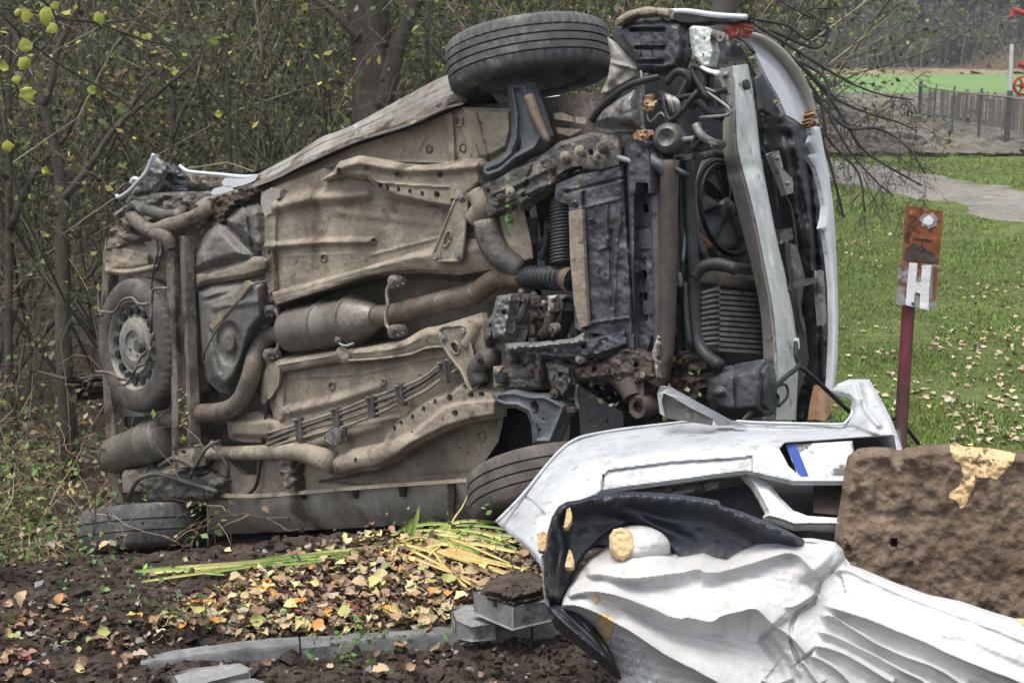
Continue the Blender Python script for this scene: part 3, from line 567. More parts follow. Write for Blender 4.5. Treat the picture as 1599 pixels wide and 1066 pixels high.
# undergrowth in the ditch, left of the car
gr = [(.12, .20, .07), (.16, .25, .07), (.22, .28, .09), (.28, .22, .12), (.08, .13, .05), (.13, .2, .08)]
shrubs(('ditch_twigs', 'ditch_plant_leaves'), (lambda q: q[q[:, 0] < -.33*q[:, 1]])(scat(42, -4.6, -1.7, 5.6, 9.0, 51)), .95, 7, 7, 4, 52, [(2.4, 2.1, 1.7), (1.3, 1.2, 1.0), (1.8, 1.5, 1.2), (.7, .65, .5)], gr, 11000, .045, spread=.3, r0=.016, lean=1.1, grav=.10)
shrubs(('verge_twigs', 'verge_plant_leaves'), G(np.linspace(-60, 110, 16), np.linspace(835, 862, 16)+np.array([0, 8]*8)), .16, 5, 4, 2, 54, [(1.3, 1.2, .9)], gr, 1500, .03, spread=.12, r0=.016, lean=.7)
shrubs(('crest_weeds', 'crest_weed_leaves'), np.vstack([G([430, 560, 615, 655, 700], [822, 812, 806, 812, 820], .01), G([300, 120, 560, 640, 505, 960, 190, 700], [985, 850, 1015, 1020, 1050, 1050, 960, 850], .01)]), .09, 5, 3, 2, 56, [(1.2, 1.4, .7)], [(.10, .19, .06), (.16, .26, .08), (.08, .13, .07)], 520, .024, spread=.05, r0=.016, lean=.8)

# ---- trees
def tree(name, label, loc, trunkparts, m, group=None, twigs=None, leaf=None, seed=1, grav=0.0, nl=0, ls=.05, m1=6, m2=5, rt=.012, lf=.8, mt=None, cat='tree'):
    t = thing(name, label, cat, loc, group); g = np.random.default_rng(seed); mb = MB()
    for pts, rr in trunkparts[:1]: mb.add(tube(pts, rr, 14, 5))
    o = mb.build('trunk', m, t, 180)
    for pts, rr in trunkparts[1:]: mb = MB(); mb.add(tube(pts, rr, 9, 5)); mb.build('limb', m, t, 180)
    ab = AB(); src = []
    for pts, rr in (twigs if twigs is not None else trunkparts[1:]):
        c = catmull(pts, 3); kk = 7; c = c[np.linspace(0, len(c)-1, kk).astype(int)]; src.append(c)
    src = np.array(src); r = np.full(len(src), rt); s1 = spawn(src, r, m1, .6, lf*.5, g, t0=.1); P1 = curves(s1[0], s1[1], s1[2], 6, .2, grav, g); V, Q = tubes(P1, np.maximum(s1[3], .002), .35); ab.add(V, Q, (1, 1, 1))
    s2 = spawn(P1, s1[3], m2, .7, .65, g, t0=.1); P2 = curves(s2[0], s2[1], s2[2], 5, .25, grav*1.3, g); V, Q = tubes(P2, np.maximum(s2[3], .0015), .5); ab.add(V, Q, (1, 1, 1))
    s3 = spawn(P2, s2[3], 3, .8, .6, g, t0=.1); P3 = curves(s3[0], s3[1], s3[2], 4, .25, grav*1.3, g); V, Q = tubes(P3, np.maximum(s3[3], .0012), .5); ab.add(V, Q, (1, 1, 1))
    ab.build('crown', mt or M_twig, t)
    if nl:
        ap = P2.reshape(-1, 3); L_ = ap[g.choice(len(ap), nl)]+g.normal(0, .02, (nl, 3)); V, Q = leafquads(L_, ls, g, asp=.8); a2 = AB(); a2.add(V, Q, np.repeat(pick(leaf, nl, g), 4, 0)); a2.build('foliage', M_foli, t)
    return t
def pl(l, d): return [at(x, y, d+(dd[0] if dd else 0)) for x, y, *dd in l]
def base(x, y, d, z=None):
    p = at(x, y, d); return (p[0], p[1], float(zt(p[0], p[1])) if z is None else z)
b = base(578, 190, 8.6)
tree('forked_tree', 'tall thick trunked tree forking behind the middle of the overturned car', b,
     [([b]+pl([(585, 300), (583, 190), (578, 90), (570, 0), (560, -160), (545, -420)], 8.6), [.17, .145, .128, .118, .115, .10, .06]),
      (pl([(592, 170), (608, 120), (622, 70), (645, 15), (665, -60), (680, -180)], 8.55), [.08, .066, .052, .044, .04, .025]),
      (pl([(590, 150), (596, 60), (592, -20), (600, -150)], 8.7), [.075, .065, .055, .04]),
      (pl([(560, 60), (520, 20), (470, -20), (420, -80)], 8.5), [.03, .022, .018, .01])], M_bark_r, seed=71, leaf=[(.35, .32, .08), (.25, .27, .08)], nl=160, ls=.06)
b = base(100, 560, 8.6)
tree('young_tree', 'slender dark young tree with a Y fork at the left edge of the thicket', b,
     [([b]+pl([(100, 560), (98, 420), (98, 330), (96, 290)], 8.6), [.06, .05, .046, .044, .042]),
      (pl([(97, 300), (88, 240), (72, 180), (62, 140), (40, 90), (15, 30), (5, -60)], 8.6), [.036, .032, .03, .026, .02, .014, .01]),
      (pl([(66, 165), (80, 130), (90, 80), (120, 10), (130, -60)], 8.5), [.026, .024, .02, .016, .012]),
      (pl([(100, 310), (140, 260), (180, 200), (240, 150), (290, 110), (330, 70)], 8.4), [.026, .022, .017, .013, .01, .006])], M_bark, seed=72, leaf=[(.24, .27, .06), (.32, .32, .08), (.16, .22, .07)], nl=80, ls=.06)
for i, (x, yb, d, r, lab) in enumerate([(14, 560, 9, .06, 'straight dark trunk at the far left edge behind the thicket'), (262, 420, 9.1, .034, 'thin leaning sapling above the crumpled rear of the car'), (360, 260, 9, .032, 'thin sapling left of the forked tree'), (505, 220, 9.2, .034, 'slim sapling just left of the forked trunk'), (668, 120, 9.2, .03, 'slim sapling between the forked tree and the raised wheel'), (170, 450, 9.0, .036, 'thin dark sapling right of the young forked tree')]):
    b = base(x, yb, d); k = 30*math.sin(i*2.3)
    tree('sapling', lab, b, [([b]+pl([(x, yb), (x+k*.2, yb-160), (x+k*.6, yb-330), (x+k, yb-520), (x+k*1.3, yb-800)], d), [r*.5, r*.47, r*.42, r*.36, r*.3, r*.2]),
         (pl([(x+k*.3, yb-200), (x+40, yb-290), (x+90, yb-350), (x+130, yb-450)], d), [r*.45, r*.35, r*.28, r*.15]),
         (pl([(x+k*.5, yb-280), (x-50, yb-350), (x-80, yb-450), (x-130, yb-520)], d), [r*.45, r*.35, r*.25, r*.12])], M_bark, group=None, seed=80+i, leaf=[(.24, .22, .08), (.14, .18, .06), (.2, .13, .07)], nl=110, ls=.05)
# bare tree drooping behind the car's nose
b = base(1130, 300, 7.6, 0)
LB = [[(1150, 20), (1230, 70), (1290, 108), (1340, 135), (1385, 150), (1428, 156)], [(1170, 40), (1250, 100), (1300, 150), (1350, 175), (1400, 190), (1432, 205)], [(1250, 95), (1290, 125), (1296, 180), (1330, 240), (1370, 285), (1397, 308)],
      [(1260, 140), (1320, 198), (1370, 200), (1415, 228), (1446, 272)], [(1262, 150), (1285, 220), (1300, 270), (1318, 340)], [(1180, 30), (1230, 40), (1262, 62), (1275, 32), (1262, 15), (1330, 12)], [(1200, 45), (1275, 75), (1292, 40), (1255, 22), (1225, 5), (1200, -20)],
      [(1240, 90), (1300, 160), (1345, 230), (1390, 262), (1440, 290)], [(1256, 120), (1282, 160), (1292, 215), (1340, 270), (1350, 330)]]
tree('bare_fruit_tree', 'leafless tree with dark drooping branches behind the white bumper edge', b,
     [([b]+pl([(1125, 300), (1110, 120), (1130, 20), (1140, -60)], 7.6), [.12, .10, .09, .07, .05])]+[(pl(l, 7.4+.18*math.sin(i*2)), [.011, .009, .008, .006, .005, .003][:len(l)]) for i, l in enumerate(LB)],
     M_twig_d, seed=91, grav=.16, m1=13, m2=5, rt=.007, lf=.5, mt=M_twig_d)
# foreground sprays with single yellow leaves, upper left
t = thing('overhanging_branch', 'thin overhanging twigs with big yellow green leaves at the upper left', 'branch', tuple(at(60, 60, 5)))
for l in [[(-20, 10), (60, 20), (150, 36), (230, 26), (340, 0)], [(0, 20), (40, 60), (100, 105), (180, 150), (240, 200), (310, 232)], [(90, 30), (150, 35), (200, 55), (260, 70), (330, 72)], [(60, -10), (90, 40), (50, 95), (20, 150)], [(60, 60), (20, 100), (30, 150)]]:
    MB().add(tube([at(x, y, 5.2+.002*x) for x, y in l], [.005, .0045, .004, .003, .0015][:len(l)], 6, 4)).build('twig', M_twig_d if l[0][0] < 0 else M_bark_r, t, 180)
for i, (x, y, s) in enumerate([(40, 24, 12), (72, 25, 14), (86, 8, 9), (80, 45, 12), (155, 28, 11), (38, 70, 13), (36, 98, 12), (5, 103, 9), (42, 148, 14), (25, 125, 9), (143, 140, 8), (12, 228, 12), (70, 265, 8), (341, 178, 8), (28, 20, 7)]):
    g2 = np.random.default_rng(i); V0, Q0 = LM[i % 14]; V0 = V0*[1, 1.35, 1]; Rm = rotm(g2, 1, .5)[0]; c = at(x, y, 5.15); s = s*1.8/FPX*5.15
    V = V0*s; V = np.stack([V[:, 0], V[:, 2]*.7, V[:, 1]], 1); a = g2.uniform(0, 2*PI); V = np.stack([V[:, 0]*math.cos(a)-V[:, 2]*math.sin(a), V[:, 1], V[:, 0]*math.sin(a)+V[:, 2]*math.cos(a)], 1)+c
    mk('leaf', V, Q0, YL if i else (YL := mat('yellow_green_leaf', (.26, .3, .05), (.4, .4, .08), 30, .5, bump=.2, c3=(.22, .3, .06), t3=.6, s3=20)), t, 180)

# ---- fence by the ploughed strip
ft = thing('wire_fence', 'grey wire mesh fence with thin posts beside the ploughed strip at right', 'fence', tuple(G(1520, 225)))
PO = [(1436, 132, 199, .07), (1460, 137, 206, .02), (1488, 141, 216, .03), (1530, 145, 226, .04), (1574, 149, 235, .08), (1625, 156, 246, .05), (1690, 165, 262, .05)]
tops = []; bots = []
for x, yt, yb, w in PO:
    p = CAM+ray(x, yb)*(-CAM[2]/ray(x, yb)[2]); r = ray(x, yt); s = p[1]/r[1]; q = CAM+r*s; tops.append(q); bots.append(p)
    MB().add(box((p+q)/2+[0, 0, .03], w, w, q[2]-p[2]+.1)).build('post', M_wire if w > .04 else M_wire, ft)
MB().add(tube([tt-[0, 0, .03] for tt in tops], .018, 6, 1)).build('top_rail', M_wood, ft)
MB().add(tube([tt*.05+bb*.95 for tt, bb in zip(tops, bots)], .012, 6, 1)).build('bottom_rail', M_wire, ft)
ab = AB(); seg = []
for i in range(len(tops)-1):
    nv = int(np.linalg.norm(tops[i+1]-tops[i])/.16)
    for k in range(nv): f = k/nv; seg.append((lerp(tops[i], tops[i+1], f), lerp(bots[i], bots[i+1], f)))
    for k in range(1, 9): f = k/9; seg.append((lerp(tops[i], bots[i], f), lerp(tops[i+1], bots[i+1], f)))
seg = np.array(seg); V, Q = tubes(seg, np.full(len(seg), .0042), 1); ab.add(V, Q, (1, 1, 1)); tag(ab.build('wire_mesh', M_wire, ft), kind='stuff')
bt = thing('plank_stack', 'upright weathered planks stacked behind the wire fence', 'planks', tuple(G(1520, 212)))
g = np.random.default_rng(3)
for i in range(26):
    x = 1446+i*6.1+g.normal(0, 1); d = 34-.02*(x-1446)*2.2; dd = d+1.0; w = g.uniform(.035, .09); b0 = CAM+ray(x, 207+.04*(x-1440))*dd; h = g.uniform(.72, .92); b0[2] = 0
    MB().add(box(b0+[0, 0, h/2-.05], w, .04, h)).build('plank', M_wood_b if i % 3 == 0 else M_wood, bt)
p0 = G(1438, 190)+[0, 0, .2]; p1 = G(1640, 213)+[0, 0, .15]
tag(MB().add(tube([p0, p1], .05, 6, 1)).build('fallen_rail', M_conc_b), 'long pale rail lying low behind the wire fence', 'rail')
tag(MB().add(tube([at(1577, 152, 27), at(1580, 70, 27)], [.045, .04], 8, 1)).add(tube([at(1577, 152, 27), at(1575, 225, 27)], .045, 8, 1)).build('metal_pole', M_pole), 'pale upright metal pole behind the right end of the wire fence', 'pole')
mt_ = thing('farm_implement', 'red farm machine with a small wheel cut off by the right edge', 'farm machine', tuple(G(1610, 215)))
w0 = at(1598, 134, 27); MB().add(lathe(w0, (.2, 1, 0), [(.15, -.05), (.19, -.04), (.20, 0), (.19, .04), (.15, .05)], 24, True)).add(tube([w0-np.array([0, .08, 0]), w0+np.array([0, .08, 0])], .06, 10, 1)).build('wheel', M_mach, mt_)
for k in range(6): a = k*PI/3; MB().add(tube([w0, w0+np.array([math.cos(a)*.16, 0, math.sin(a)*.16])], .02, 6, 1)).build('spoke', M_mach, mt_)
MB().add(tube([at(1590, 100, 27.3), at(1640, 110, 27.3), at(1700, 90, 27)], .06, 8, 3)).add(tube([at(1610, 230, 27.3), at(1612, 100, 27.3), at(1640, 20, 27)], .06, 8, 3)).build('frame', M_mach, mt_)
MB().add(tube([at(1640, 34, 27), at(1600, 22, 27), at(1580, 14, 27)], [.07, .06, .045], 8, 3)).add(tube([at(1583, 16, 27), at(1579, 27, 27)], [.045, .04], 8, 1)).build('raised_arm', M_mach, mt_)

hm = bpy.data.materials.new('haze_air'); hm.use_nodes = True; hn = hm.node_tree; hn.nodes.clear(); ho = hn.nodes.new('ShaderNodeOutputMaterial'); hv = hn.nodes.new('ShaderNodeVolumePrincipled')
hv.inputs['Color'].default_value = (.82, .88, .92, 1); hv.inputs['Density'].default_value = .0011; hv.inputs['Anisotropy'].default_value = .2; hn.links.new(hv.outputs[0], ho.inputs['Volume'])
tag(mk('haze', *box((0, 90, 24), 360, 220, 52), hm, None, None, org=(0, 90, -2)), kind='stuff')
# ================================================================== THE CAR
car = thing('wrecked_car', 'white car lying on its side with its muddy underside facing out', 'car', (-.2, 5.6, -.3))
PC = MATS
# --- body shell behind the floor (white painted side, roof and bonnet)
def body():
    U = [(-3.22, .66, -.80, -.55, .62), (-3.0, .70, -.82, -.95, .60), (-2.5, .74, -.84, -1.15, .56), (-1.8, .78, -.85, -1.3, .55), (-1.0, .80, -.85, -1.32, .56), (-.4, .80, -.84, -1.05, .60), (-.1, .80, -.84, -.92, .62)]
    V = []; sec = [(1, 0.0, 0), (1, .25, 0), (1, .55, 0), (1, .72, 1), (1, .95, 2), (.5, 1, 2), (0, 1, 2), (-.5, 1, 2), (-1, .95, 2), (-1, .72, 1), (-1, .55, 0), (-1, .25, 0), (-1, 0, 0)]
    for (u, vt, vb, d, rw) in U:
        for (sv, f, k) in sec:
            full = (vt if sv > 0 else -vb); wv = {0: full, 1: lerp(full, rw, .35), 2: rw}[k]*(sv if abs(sv) < 1 or k else np.sign(sv))
            V.append(cv(u, wv, -.10+(d+.10)*f))
    V = np.array(V); V += np.stack([fbm(V[:, 0]*2, V[:, 2]*2, 2, i)*.015 for i in range(3)], 1); n = len(sec); Fc = []
    for i in range(len(U)-1):
        for j in range(n-1): Fc.append((i*n+j, i*n+j+1, (i+1)*n+j+1, (i+1)*n+j))
    Fc += [tuple(range(n)), tuple(reversed([(len(U)-1)*n+j for j in range(n)]))]
    return V, Fc
o = fixn(mk('body', *body(), M_white, car, 60)); s_ = o.modifiers.new('sub', 'SUBSURF'); s_.levels = s_.render_levels = 2
mk('bonnet', *(lambda q: (q[0], q[1]))(plate_uv := ((lambda UU, VV: (np.array([cv(u, v*(1-.22*max(u, 0)), -.90+.40*((u+.1)/.95)**1.6-.03*v*v-t) for t in (0, .012) for u in UU for v in VV]), np.array([(i*len(VV)+j+o_*len(UU)*len(VV), i*len(VV)+j+1+o_*len(UU)*len(VV), (i+1)*len(VV)+j+1+o_*len(UU)*len(VV), (i+1)*len(VV)+j+o_*len(UU)*len(VV)) for o_ in (0, 1) for i in range(len(UU)-1) for j in range(len(VV)-1)])))(np.linspace(-.1, .5, 7), np.linspace(-.7, .7, 9)))), M_white, car, 60)
# --- black sheet behind the front parts, its colour standing in for shade in the gaps
MB().add(plate([(905, 200), (1010, 120), (1130, 100), (1146, 118), (1150, 230), (1150, 420), (1150, 640), (1140, 672), (900, 690), (760, 690), (740, 520), (735, 300)], -.52, .02)).build('bay_shade_sheet', M_dark, car)
# --- floor pan
FLP = [(412, 292), (430, 283), (475, 262), (550, 230), (640, 201), (700, 176), (724, 166), (742, 168), (760, 200), (790, 240), (812, 300), (830, 380), (838, 470), (812, 560), (790, 640), (778, 690), (735, 752), (632, 758), (550, 764), (470, 770), (398, 776), (404, 700), (428, 655), (410, 590), (414, 480), (408, 380)]
def tun(X, Y): return [(380, 492), (428, 478), (497, 456), (588, 428), (663, 424), (719, 428), (770, 420), (860, 395), (860, 520), (745, 505), (700, 512), (640, 535), (540, 546), (437, 562), (380, 566)]
def floor_h(X, Y):
    h = .014*fbm(X/90, Y/70, 3, 5) + .003*fbm(X/22, Y/18, 3, 6) + .0015*fbm(X/6, Y/6, 2, 4)
    h = h - .26*sst(sdf(X, Y, tun(X, Y))/12)
    h = h - .035*sst((sdf(X, Y, [(400, 240), (740, 140), (740, 250), (690, 256), (560, 246), (505, 262), (405, 300)])+3)/7)
    h = h - .045*sst((sdf(X, Y, [(600, 760), (500, 752), (588, 733), (644, 697), (700, 668), (775, 650), (790, 700), (735, 745)])+3)/7)
    for l, w, a, k in [([(415, 385), (500, 378), (577, 377)], 9, .022, 'soft'), ([(432, 322), (480, 310), (570, 304)], 17, .032, 'soft'), ([(449, 643), (520, 626), (592, 603)], 12, .02, 'soft'),
                       ([(440, 400), (560, 395)], 3, .003, 'soft'), ([(424, 310), (420, 465)], 12, .016, 'flat'), ([(437, 590), (436, 650)], 10, .014, 'flat'), ([(580, 398), (690, 370)], 4, .007, 'soft'),
                       ([(440, 455), (560, 425), (655, 396)], 4, .006, 'soft'), ([(470, 700), (590, 665)], 12, .02, 'soft'), ([(455, 690), (530, 668), (620, 652)], 6, .01, 'soft'), ([(450, 590), (560, 585), (660, 562), (700, 555)], 3, .006, 'soft'),
                       ([(640, 205), (625, 244)], 5, .008, 'soft'), ([(702, 180), (706, 248)], 7, .016, 'flat'), ([(722, 178), (744, 250)], 9, .02, 'flat'), ([(662, 216), (655, 232)], 4, .01, 'soft'), ([(560, 725), (640, 715), (690, 700)], 4, .006, 'soft'),
                       ([(640, 745), (735, 738)], 6, -.01, 'soft'), ([(520, 330), (640, 345), (715, 350)], 10, .006, 'soft'), ([(530, 330), (533, 370)], 9, .005, 'soft'), ([(556, 325), (560, 372)], 8, .005, 'soft'), ([(700, 690), (745, 650)], 5, .01, 'soft')]:
        h = h + ridge(X, Y, l, w, a, k)
    for (x, y, r, a) in [(583, 376, 7, .010), (505, 402, 8, .010), (518, 602, 8, .009), (598, 596, 7, .009), (671, 234, 8, -.012), (695, 705, 7, .008), (540, 411, 4, .008), (751, 681, 11, .012), (449, 641, 8, .006), (716, 190, 10, .012), (724, 233, 9, -.01), (482, 585, 5, .006), (572, 404, 4, .005), (730, 690, 4, .006)]:
        D = np.hypot((X-x)*1.25, Y-y); h = h + a*sst((r-D)/2.5) - a*1.3*sst((r*.62-D)/2) + a*.5*sst((r*.3-D)/1.5)
    seam = dseg(X, Y, [(412, 300), (418, 470), (424, 560), (430, 655)])[0]; h = h - .01*sst((6-seam)/4)
    return h
mk('floor_pan', *relief(FLP, floor_h, 2.1, lean=True), M_floor, car, 50)
# rear floor behind the tank, dark
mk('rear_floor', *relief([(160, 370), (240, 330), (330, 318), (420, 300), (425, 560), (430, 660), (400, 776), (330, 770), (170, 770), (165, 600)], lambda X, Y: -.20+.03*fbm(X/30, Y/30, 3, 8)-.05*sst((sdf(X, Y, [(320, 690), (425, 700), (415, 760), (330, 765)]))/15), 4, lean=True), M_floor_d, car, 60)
# --- sills
def sprof(t, s): return .020*np.sin(t*PI)**.6 - .012*sst((t-.45)/.1)*sst((.8-t)/.1)+.004*fbm(s*14, t*4, 3, 3)
up_top = [(398, 274), (430, 257), (464, 239), (500, 215), (528, 205), (561, 190), (628, 153), (693, 119), (722, 112)]
up_bot = [(398, 290), (432, 277), (475, 256), (550, 224), (600, 208), (640, 195), (690, 172), (724, 160)]
mk('sill', *strip(up_top, up_bot, 18, 90, lambda t, s: .018*np.sin(t*PI*1.0)+.012*sst((.38-t)/.1)-.014*np.exp(-((t-.62)/.12)**2)+.006*fbm(s*22, t*3, 3, 2), -.10, .012, th=.02), M_sill, car, 50)
mk('sill_dark_band', *strip([(398, 283), (432, 270), (475, 248), (550, 214), (600, 190), (640, 176), (690, 153), (722, 140)], [(398, 289), (432, 275), (475, 254), (550, 221), (600, 206), (640, 193), (690, 170), (722, 160)], 8, 90, lambda t, s: .012*np.sin(t*PI)+.012*fbm(s*26, t*3, 4, 6)-.006, -.004, .030, th=.02), M_floor_d, car, 50)  # darker brown band over the lower half of the upper sill
mk('sill_flange', *strip([(380, 292), (432, 274), (475, 252), (550, 219), (600, 204), (640, 191), (690, 169), (722, 160)], [(380, 298), (432, 279), (475, 257), (550, 224), (600, 208), (640, 195), (690, 172), (724, 163)], 4, 80, lambda t, s: .002*fbm(s*30, t, 2, 4), .034, .034, th=.006), M_sill, car, 50)
dn_top = [(325, 778), (398, 779), (470, 773), (550, 766), (632, 760), (726, 754), (740, 756)]
dn_bot = [(325, 834), (398, 832), (470, 828), (550, 824), (632, 820), (738, 818), (760, 818)]
mk('sill', *strip(dn_top, dn_bot, 12, 80, lambda t, s: .02*np.sin(t*PI)+.004*fbm(s*12, t*3, 3, 7), -.006, -.085, th=.03), M_sill, car, 50)
mk('sill_flange', *strip([(318, 770), (398, 771), (470, 766), (550, 759), (632, 753), (728, 747)], [(318, 776), (398, 777), (470, 772), (550, 765), (632, 759), (728, 753)], 4, 80, lambda t, s: .003*fbm(s*40, t, 2, 4), .03, .034, th=.008), M_floor, car, 50)
for x, w in [(468, 9), (550, 8), (622, 11), (698, 12)]:
    mk('sill_drain', *strip([(x, 768-(x-468)*.07), (x+w, 767-(x-468)*.07)], [(x+2, 780-(x-468)*.03+(x > 690)*30), (x+w-2, 780-(x-468)*.03+(x > 690)*28)], 3, 4, None, .020, -.0, th=.01), M_mud, car)
# --- chassis rails
RA = [(519, 268), (530, 252), (561, 243), (600, 250), (625, 255), (662, 258), (700, 254), (752, 247), (753, 286), (740, 300), (704, 328), (670, 322), (644, 316), (620, 311), (602, 304), (588, 292), (572, 280), (535, 276), (498, 283)]
hl = [circ(687, 272, 5, 6), circ(594, 289, 3, 4.5), circ(605, 293, 3, 4.5), circ(622, 296, 3, 4.5), circ(640, 299, 3.2, 5), circ(659, 303, 3.2, 5), circ(682, 304, 5, 5.5), circ(529, 268, 3.5, 7), circ(619, 272, 2, 3), circ(707, 314, 4, 5)]
mk('chassis_rail', *relief(RA, lambda X, Y: .035+.020*sst((4-dseg(X, Y, [(528, 268), (570, 270), (600, 286), (650, 287), (700, 282), (752, 272)])[2]*dseg(X, Y, [(528, 268), (570, 270), (600, 286), (650, 287), (700, 282), (752, 272)])[0]*-1-4)/5)*0+.03*sst(sdf(X, Y, RA)/8)+.022*ridge(X, Y, [(528, 262), (561, 254), (625, 266), (700, 264), (752, 258)], 12, 1, 'soft')+ridge(X, Y, [(535, 272), (572, 277), (590, 285), (640, 289), (700, 292)], 3.5, .008, 'soft')-.012*sst((7-np.hypot((X-575), (Y-264)))/4)+.003*fbm(X/14, Y/14, 3, 2), 1.8, th=.05, holes=hl), M_rail, car, 50)
RB = [(512, 717), (530, 704), (560, 698), (599, 690), (603, 677), (625, 652), (663, 624), (693, 613), (726, 596), (745, 600), (770, 612), (778, 622), (777, 652), (740, 658), (696, 671), (670, 684), (644, 697), (620, 716), (588, 733), (560, 736), (535, 745), (520, 742)]
hl = [circ(616, 670, 3, 5), circ(626, 661, 3, 5), circ(644, 651, 3, 5), circ(661, 639, 3.2, 5.5), circ(679, 628, 3.2, 5.5), circ(702, 621, 4.6, 6), circ(725, 605, 4, 5), circ(735, 616, 5, 5), circ(555, 719, 3, 6), circ(710, 645, 5.5, 5.5), circ(643, 675, 2, 3), circ(752, 615, 4.5, 4.5)]
rl = [(520, 728), (603, 700), (640, 690), (690, 650), (720, 636), (777, 632)]
def rb_h(X, Y):
    D, T, S = dseg(X, Y, [(600, 690), (612, 686), (635, 682), (693, 635), (720, 627), (780, 622)]); side = D*S
    return .03+.028*sst(sdf(X, Y, RB)/8)+.03*sst((-side+2)/6)*sst((X-560)/60)+.018*ridge(X, Y, [(520, 728), (600, 708), (640, 692)], 20, 1, 'soft')+ridge(X, Y, [(603, 690), (613, 665), (650, 636), (700, 612)], 3, .008, 'soft')+.003*fbm(X/14, Y/14, 3, 5)
mk('chassis_rail', *relief(RB, rb_h, 1.8, th=.05, holes=hl), M_rail, car, 50)
MB().add(tube([K(300, 708, .02), K(420, 706, .04), K(470, 705, .05), K(520, 722, .06)], [.03, .035, .045, .05], 14, 5)).build('rail_extension', M_floor, car, 180)
# dark sheets behind the holes, coloured as the shade inside the rails
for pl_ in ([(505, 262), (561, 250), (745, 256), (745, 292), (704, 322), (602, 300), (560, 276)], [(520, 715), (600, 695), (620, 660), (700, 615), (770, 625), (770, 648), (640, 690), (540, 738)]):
    MB().add(plate(pl_, .008, .004)).build('rail_shade_backing', M_dark, car)
# --- tunnel flanges
mk('tunnel_flange', *strip([(425, 456), (497, 437), (569, 417), (625, 400), (678, 385), (745, 372), (775, 366)], [(430, 475), (497, 455), (588, 427), (663, 421), (719, 424), (775, 419), (812, 432)], 9, 90, lambda t, s: .012*np.sin(t*PI)+ridge(s*100, t*20, [(0, 6), (100, 6)], 3, .01, 'soft')+.004*fbm(s*25, t*3, 3, 9), .03, .065, th=.03, h2e=-.01), M_floor, car, 50)
mk('tunnel_flange', *strip([(433, 563), (480, 555), (539, 546), (580, 541), (625, 533), (662, 513), (690, 507), (752, 488)], [(436, 582), (480, 574), (543, 564), (580, 563), (633, 556), (662, 545), (700, 545), (760, 560)], 9, 90, lambda t, s: .016*np.sin(t*PI)+.012*np.exp(-((t-.3)/.12)**2)+.004*fbm(s*25, t*3, 3, 4), .03, .035, th=.03), M_floor, car, 50)
MB().add(tube([K(543, 563, .06), K(590, 560, .065), K(640, 553, .065), K(668, 543, .06), K(700, 541, .05)], .006, 8)).build('thin_pipe', M_rail, car, 180)
bevel(MB().add(plate([(411, 582), (420, 568), (434, 563), (438, 572), (436, 600), (424, 618), (411, 630), (407, 626)], [.02, .03, .045, .05, .04, .03, .02, .01], .012)).build('flange_end', M_rail, car))
MB().add(tube([K(532, 548, .05), K(538, 555, .06), K(540, 566, .055)], [.022, .026, .02], 10)).build('flange_clamp', M_rail, car, 180)
bevel(MB().add(plate([(409, 299), (424, 294), (438, 296), (437, 308), (430, 312), (427, 330), (414, 336), (408, 318)], .03, .03)).build('rail_end_bracket', M_beam_b, car), .004)
bevel(MB().add(plate([(415, 386), (427, 383), (430, 452), (420, 458), (416, 430)], .022, .012, holes=[circ(421, 396, 4, 5)])).build('cross_rib', M_rail, car), .003)
# --- triangular braces
def brace(poly, hole, bolts, hs_=(.055,)):
    o = bevel(MB().add(plate(poly, .058, .008, holes=[hole])).build('brace_plate', M_rail, car), .003)
    cx = sum(p[0] for p in poly)/len(poly); cy = sum(p[1] for p in poly)/len(poly)
    mb = MB(); P = [K(p[0], p[1], .058) for p in poly+[poly[0]]]; mb.add(tube(P, .0065, 8, 1)); mb.build('rolled_edge', M_rail, o, 180)
    hp = [K(p[0], p[1], .058) for p in list(hole)+[hole[0]]]; MB().add(tube(hp, .006, 8, 1)).build('hole_rim', M_rail, o, 180)
    for b in bolts: MB().add(bolt(K(*b, .058), N, .013, .012)).add(lathe(K(*b, .058), N, [(.0001, .004), (.02, .004), (.02, -.01)], 16)).build('bolt', M_grey, o)
    MB().add(plate([(lerp(cx, p[0], .8), lerp(cy, p[1], .8)) for p in poly], .02, .004)).build('brace_backing', M_floor_d, car)
brace([(714, 305), (719, 298), (726, 297), (731, 304), (728, 340), (722, 402), (716, 407), (684, 408), (678, 404), (677, 396), (690, 365), (703, 332)], circ(699, 373, 5, 13, 14, .35), [(722, 308), (683, 401), (717, 399)])
brace([(687, 516), (694, 510), (722, 508), (730, 512), (736, 545), (744, 582), (747, 597), (743, 607), (736, 609), (731, 602), (720, 578), (702, 555), (690, 536)], circ(711, 543, 6.5, 10, 14, -.4), [(741, 598), (693, 527), (725, 517)])
# --- exhaust
pipe = lambda pts, r, m, nm='exhaust_pipe', hh=None, sg=18: MB().add(tube([K(x, y, h) for x, y, h in pts], r, sg, 6)).build(nm, m, car, 60)
pipe([(893, 437, -.02), (878, 434, -.02), (850, 433, -.015), (816, 432, -.01)], [.041, .043, .043, .041], M_dark, 'flex_pipe')
for i in range(9): MB().add(lathe(K(822+i*6.5, 432+i*.35, -.012), K(890, 434, 0)-K(815, 432, 0), [(.042, -.004), (.0455, 0), (.042, .004)], 20)).build('bellows_ring', M_dark, car, 180)
pipe([(893, 437, -.02), (886, 435, -.02), (880, 434, -.02)], [.044, .044, .04], M_pipe_r, 'flex_collar')
pipe([(820, 431, -.01), (790, 432, -.01), (770, 438, -.02), (752, 451, -.03), (742, 459, -.03)], [.041, .040, .040, .042, .043], M_pipe_r)
pipe([(748, 455, -.03), (720, 464, -.035), (690, 471, -.035), (650, 480, -.035), (636, 484, -.035)], [.043, .044, .043, .041, .046], M_pipe)
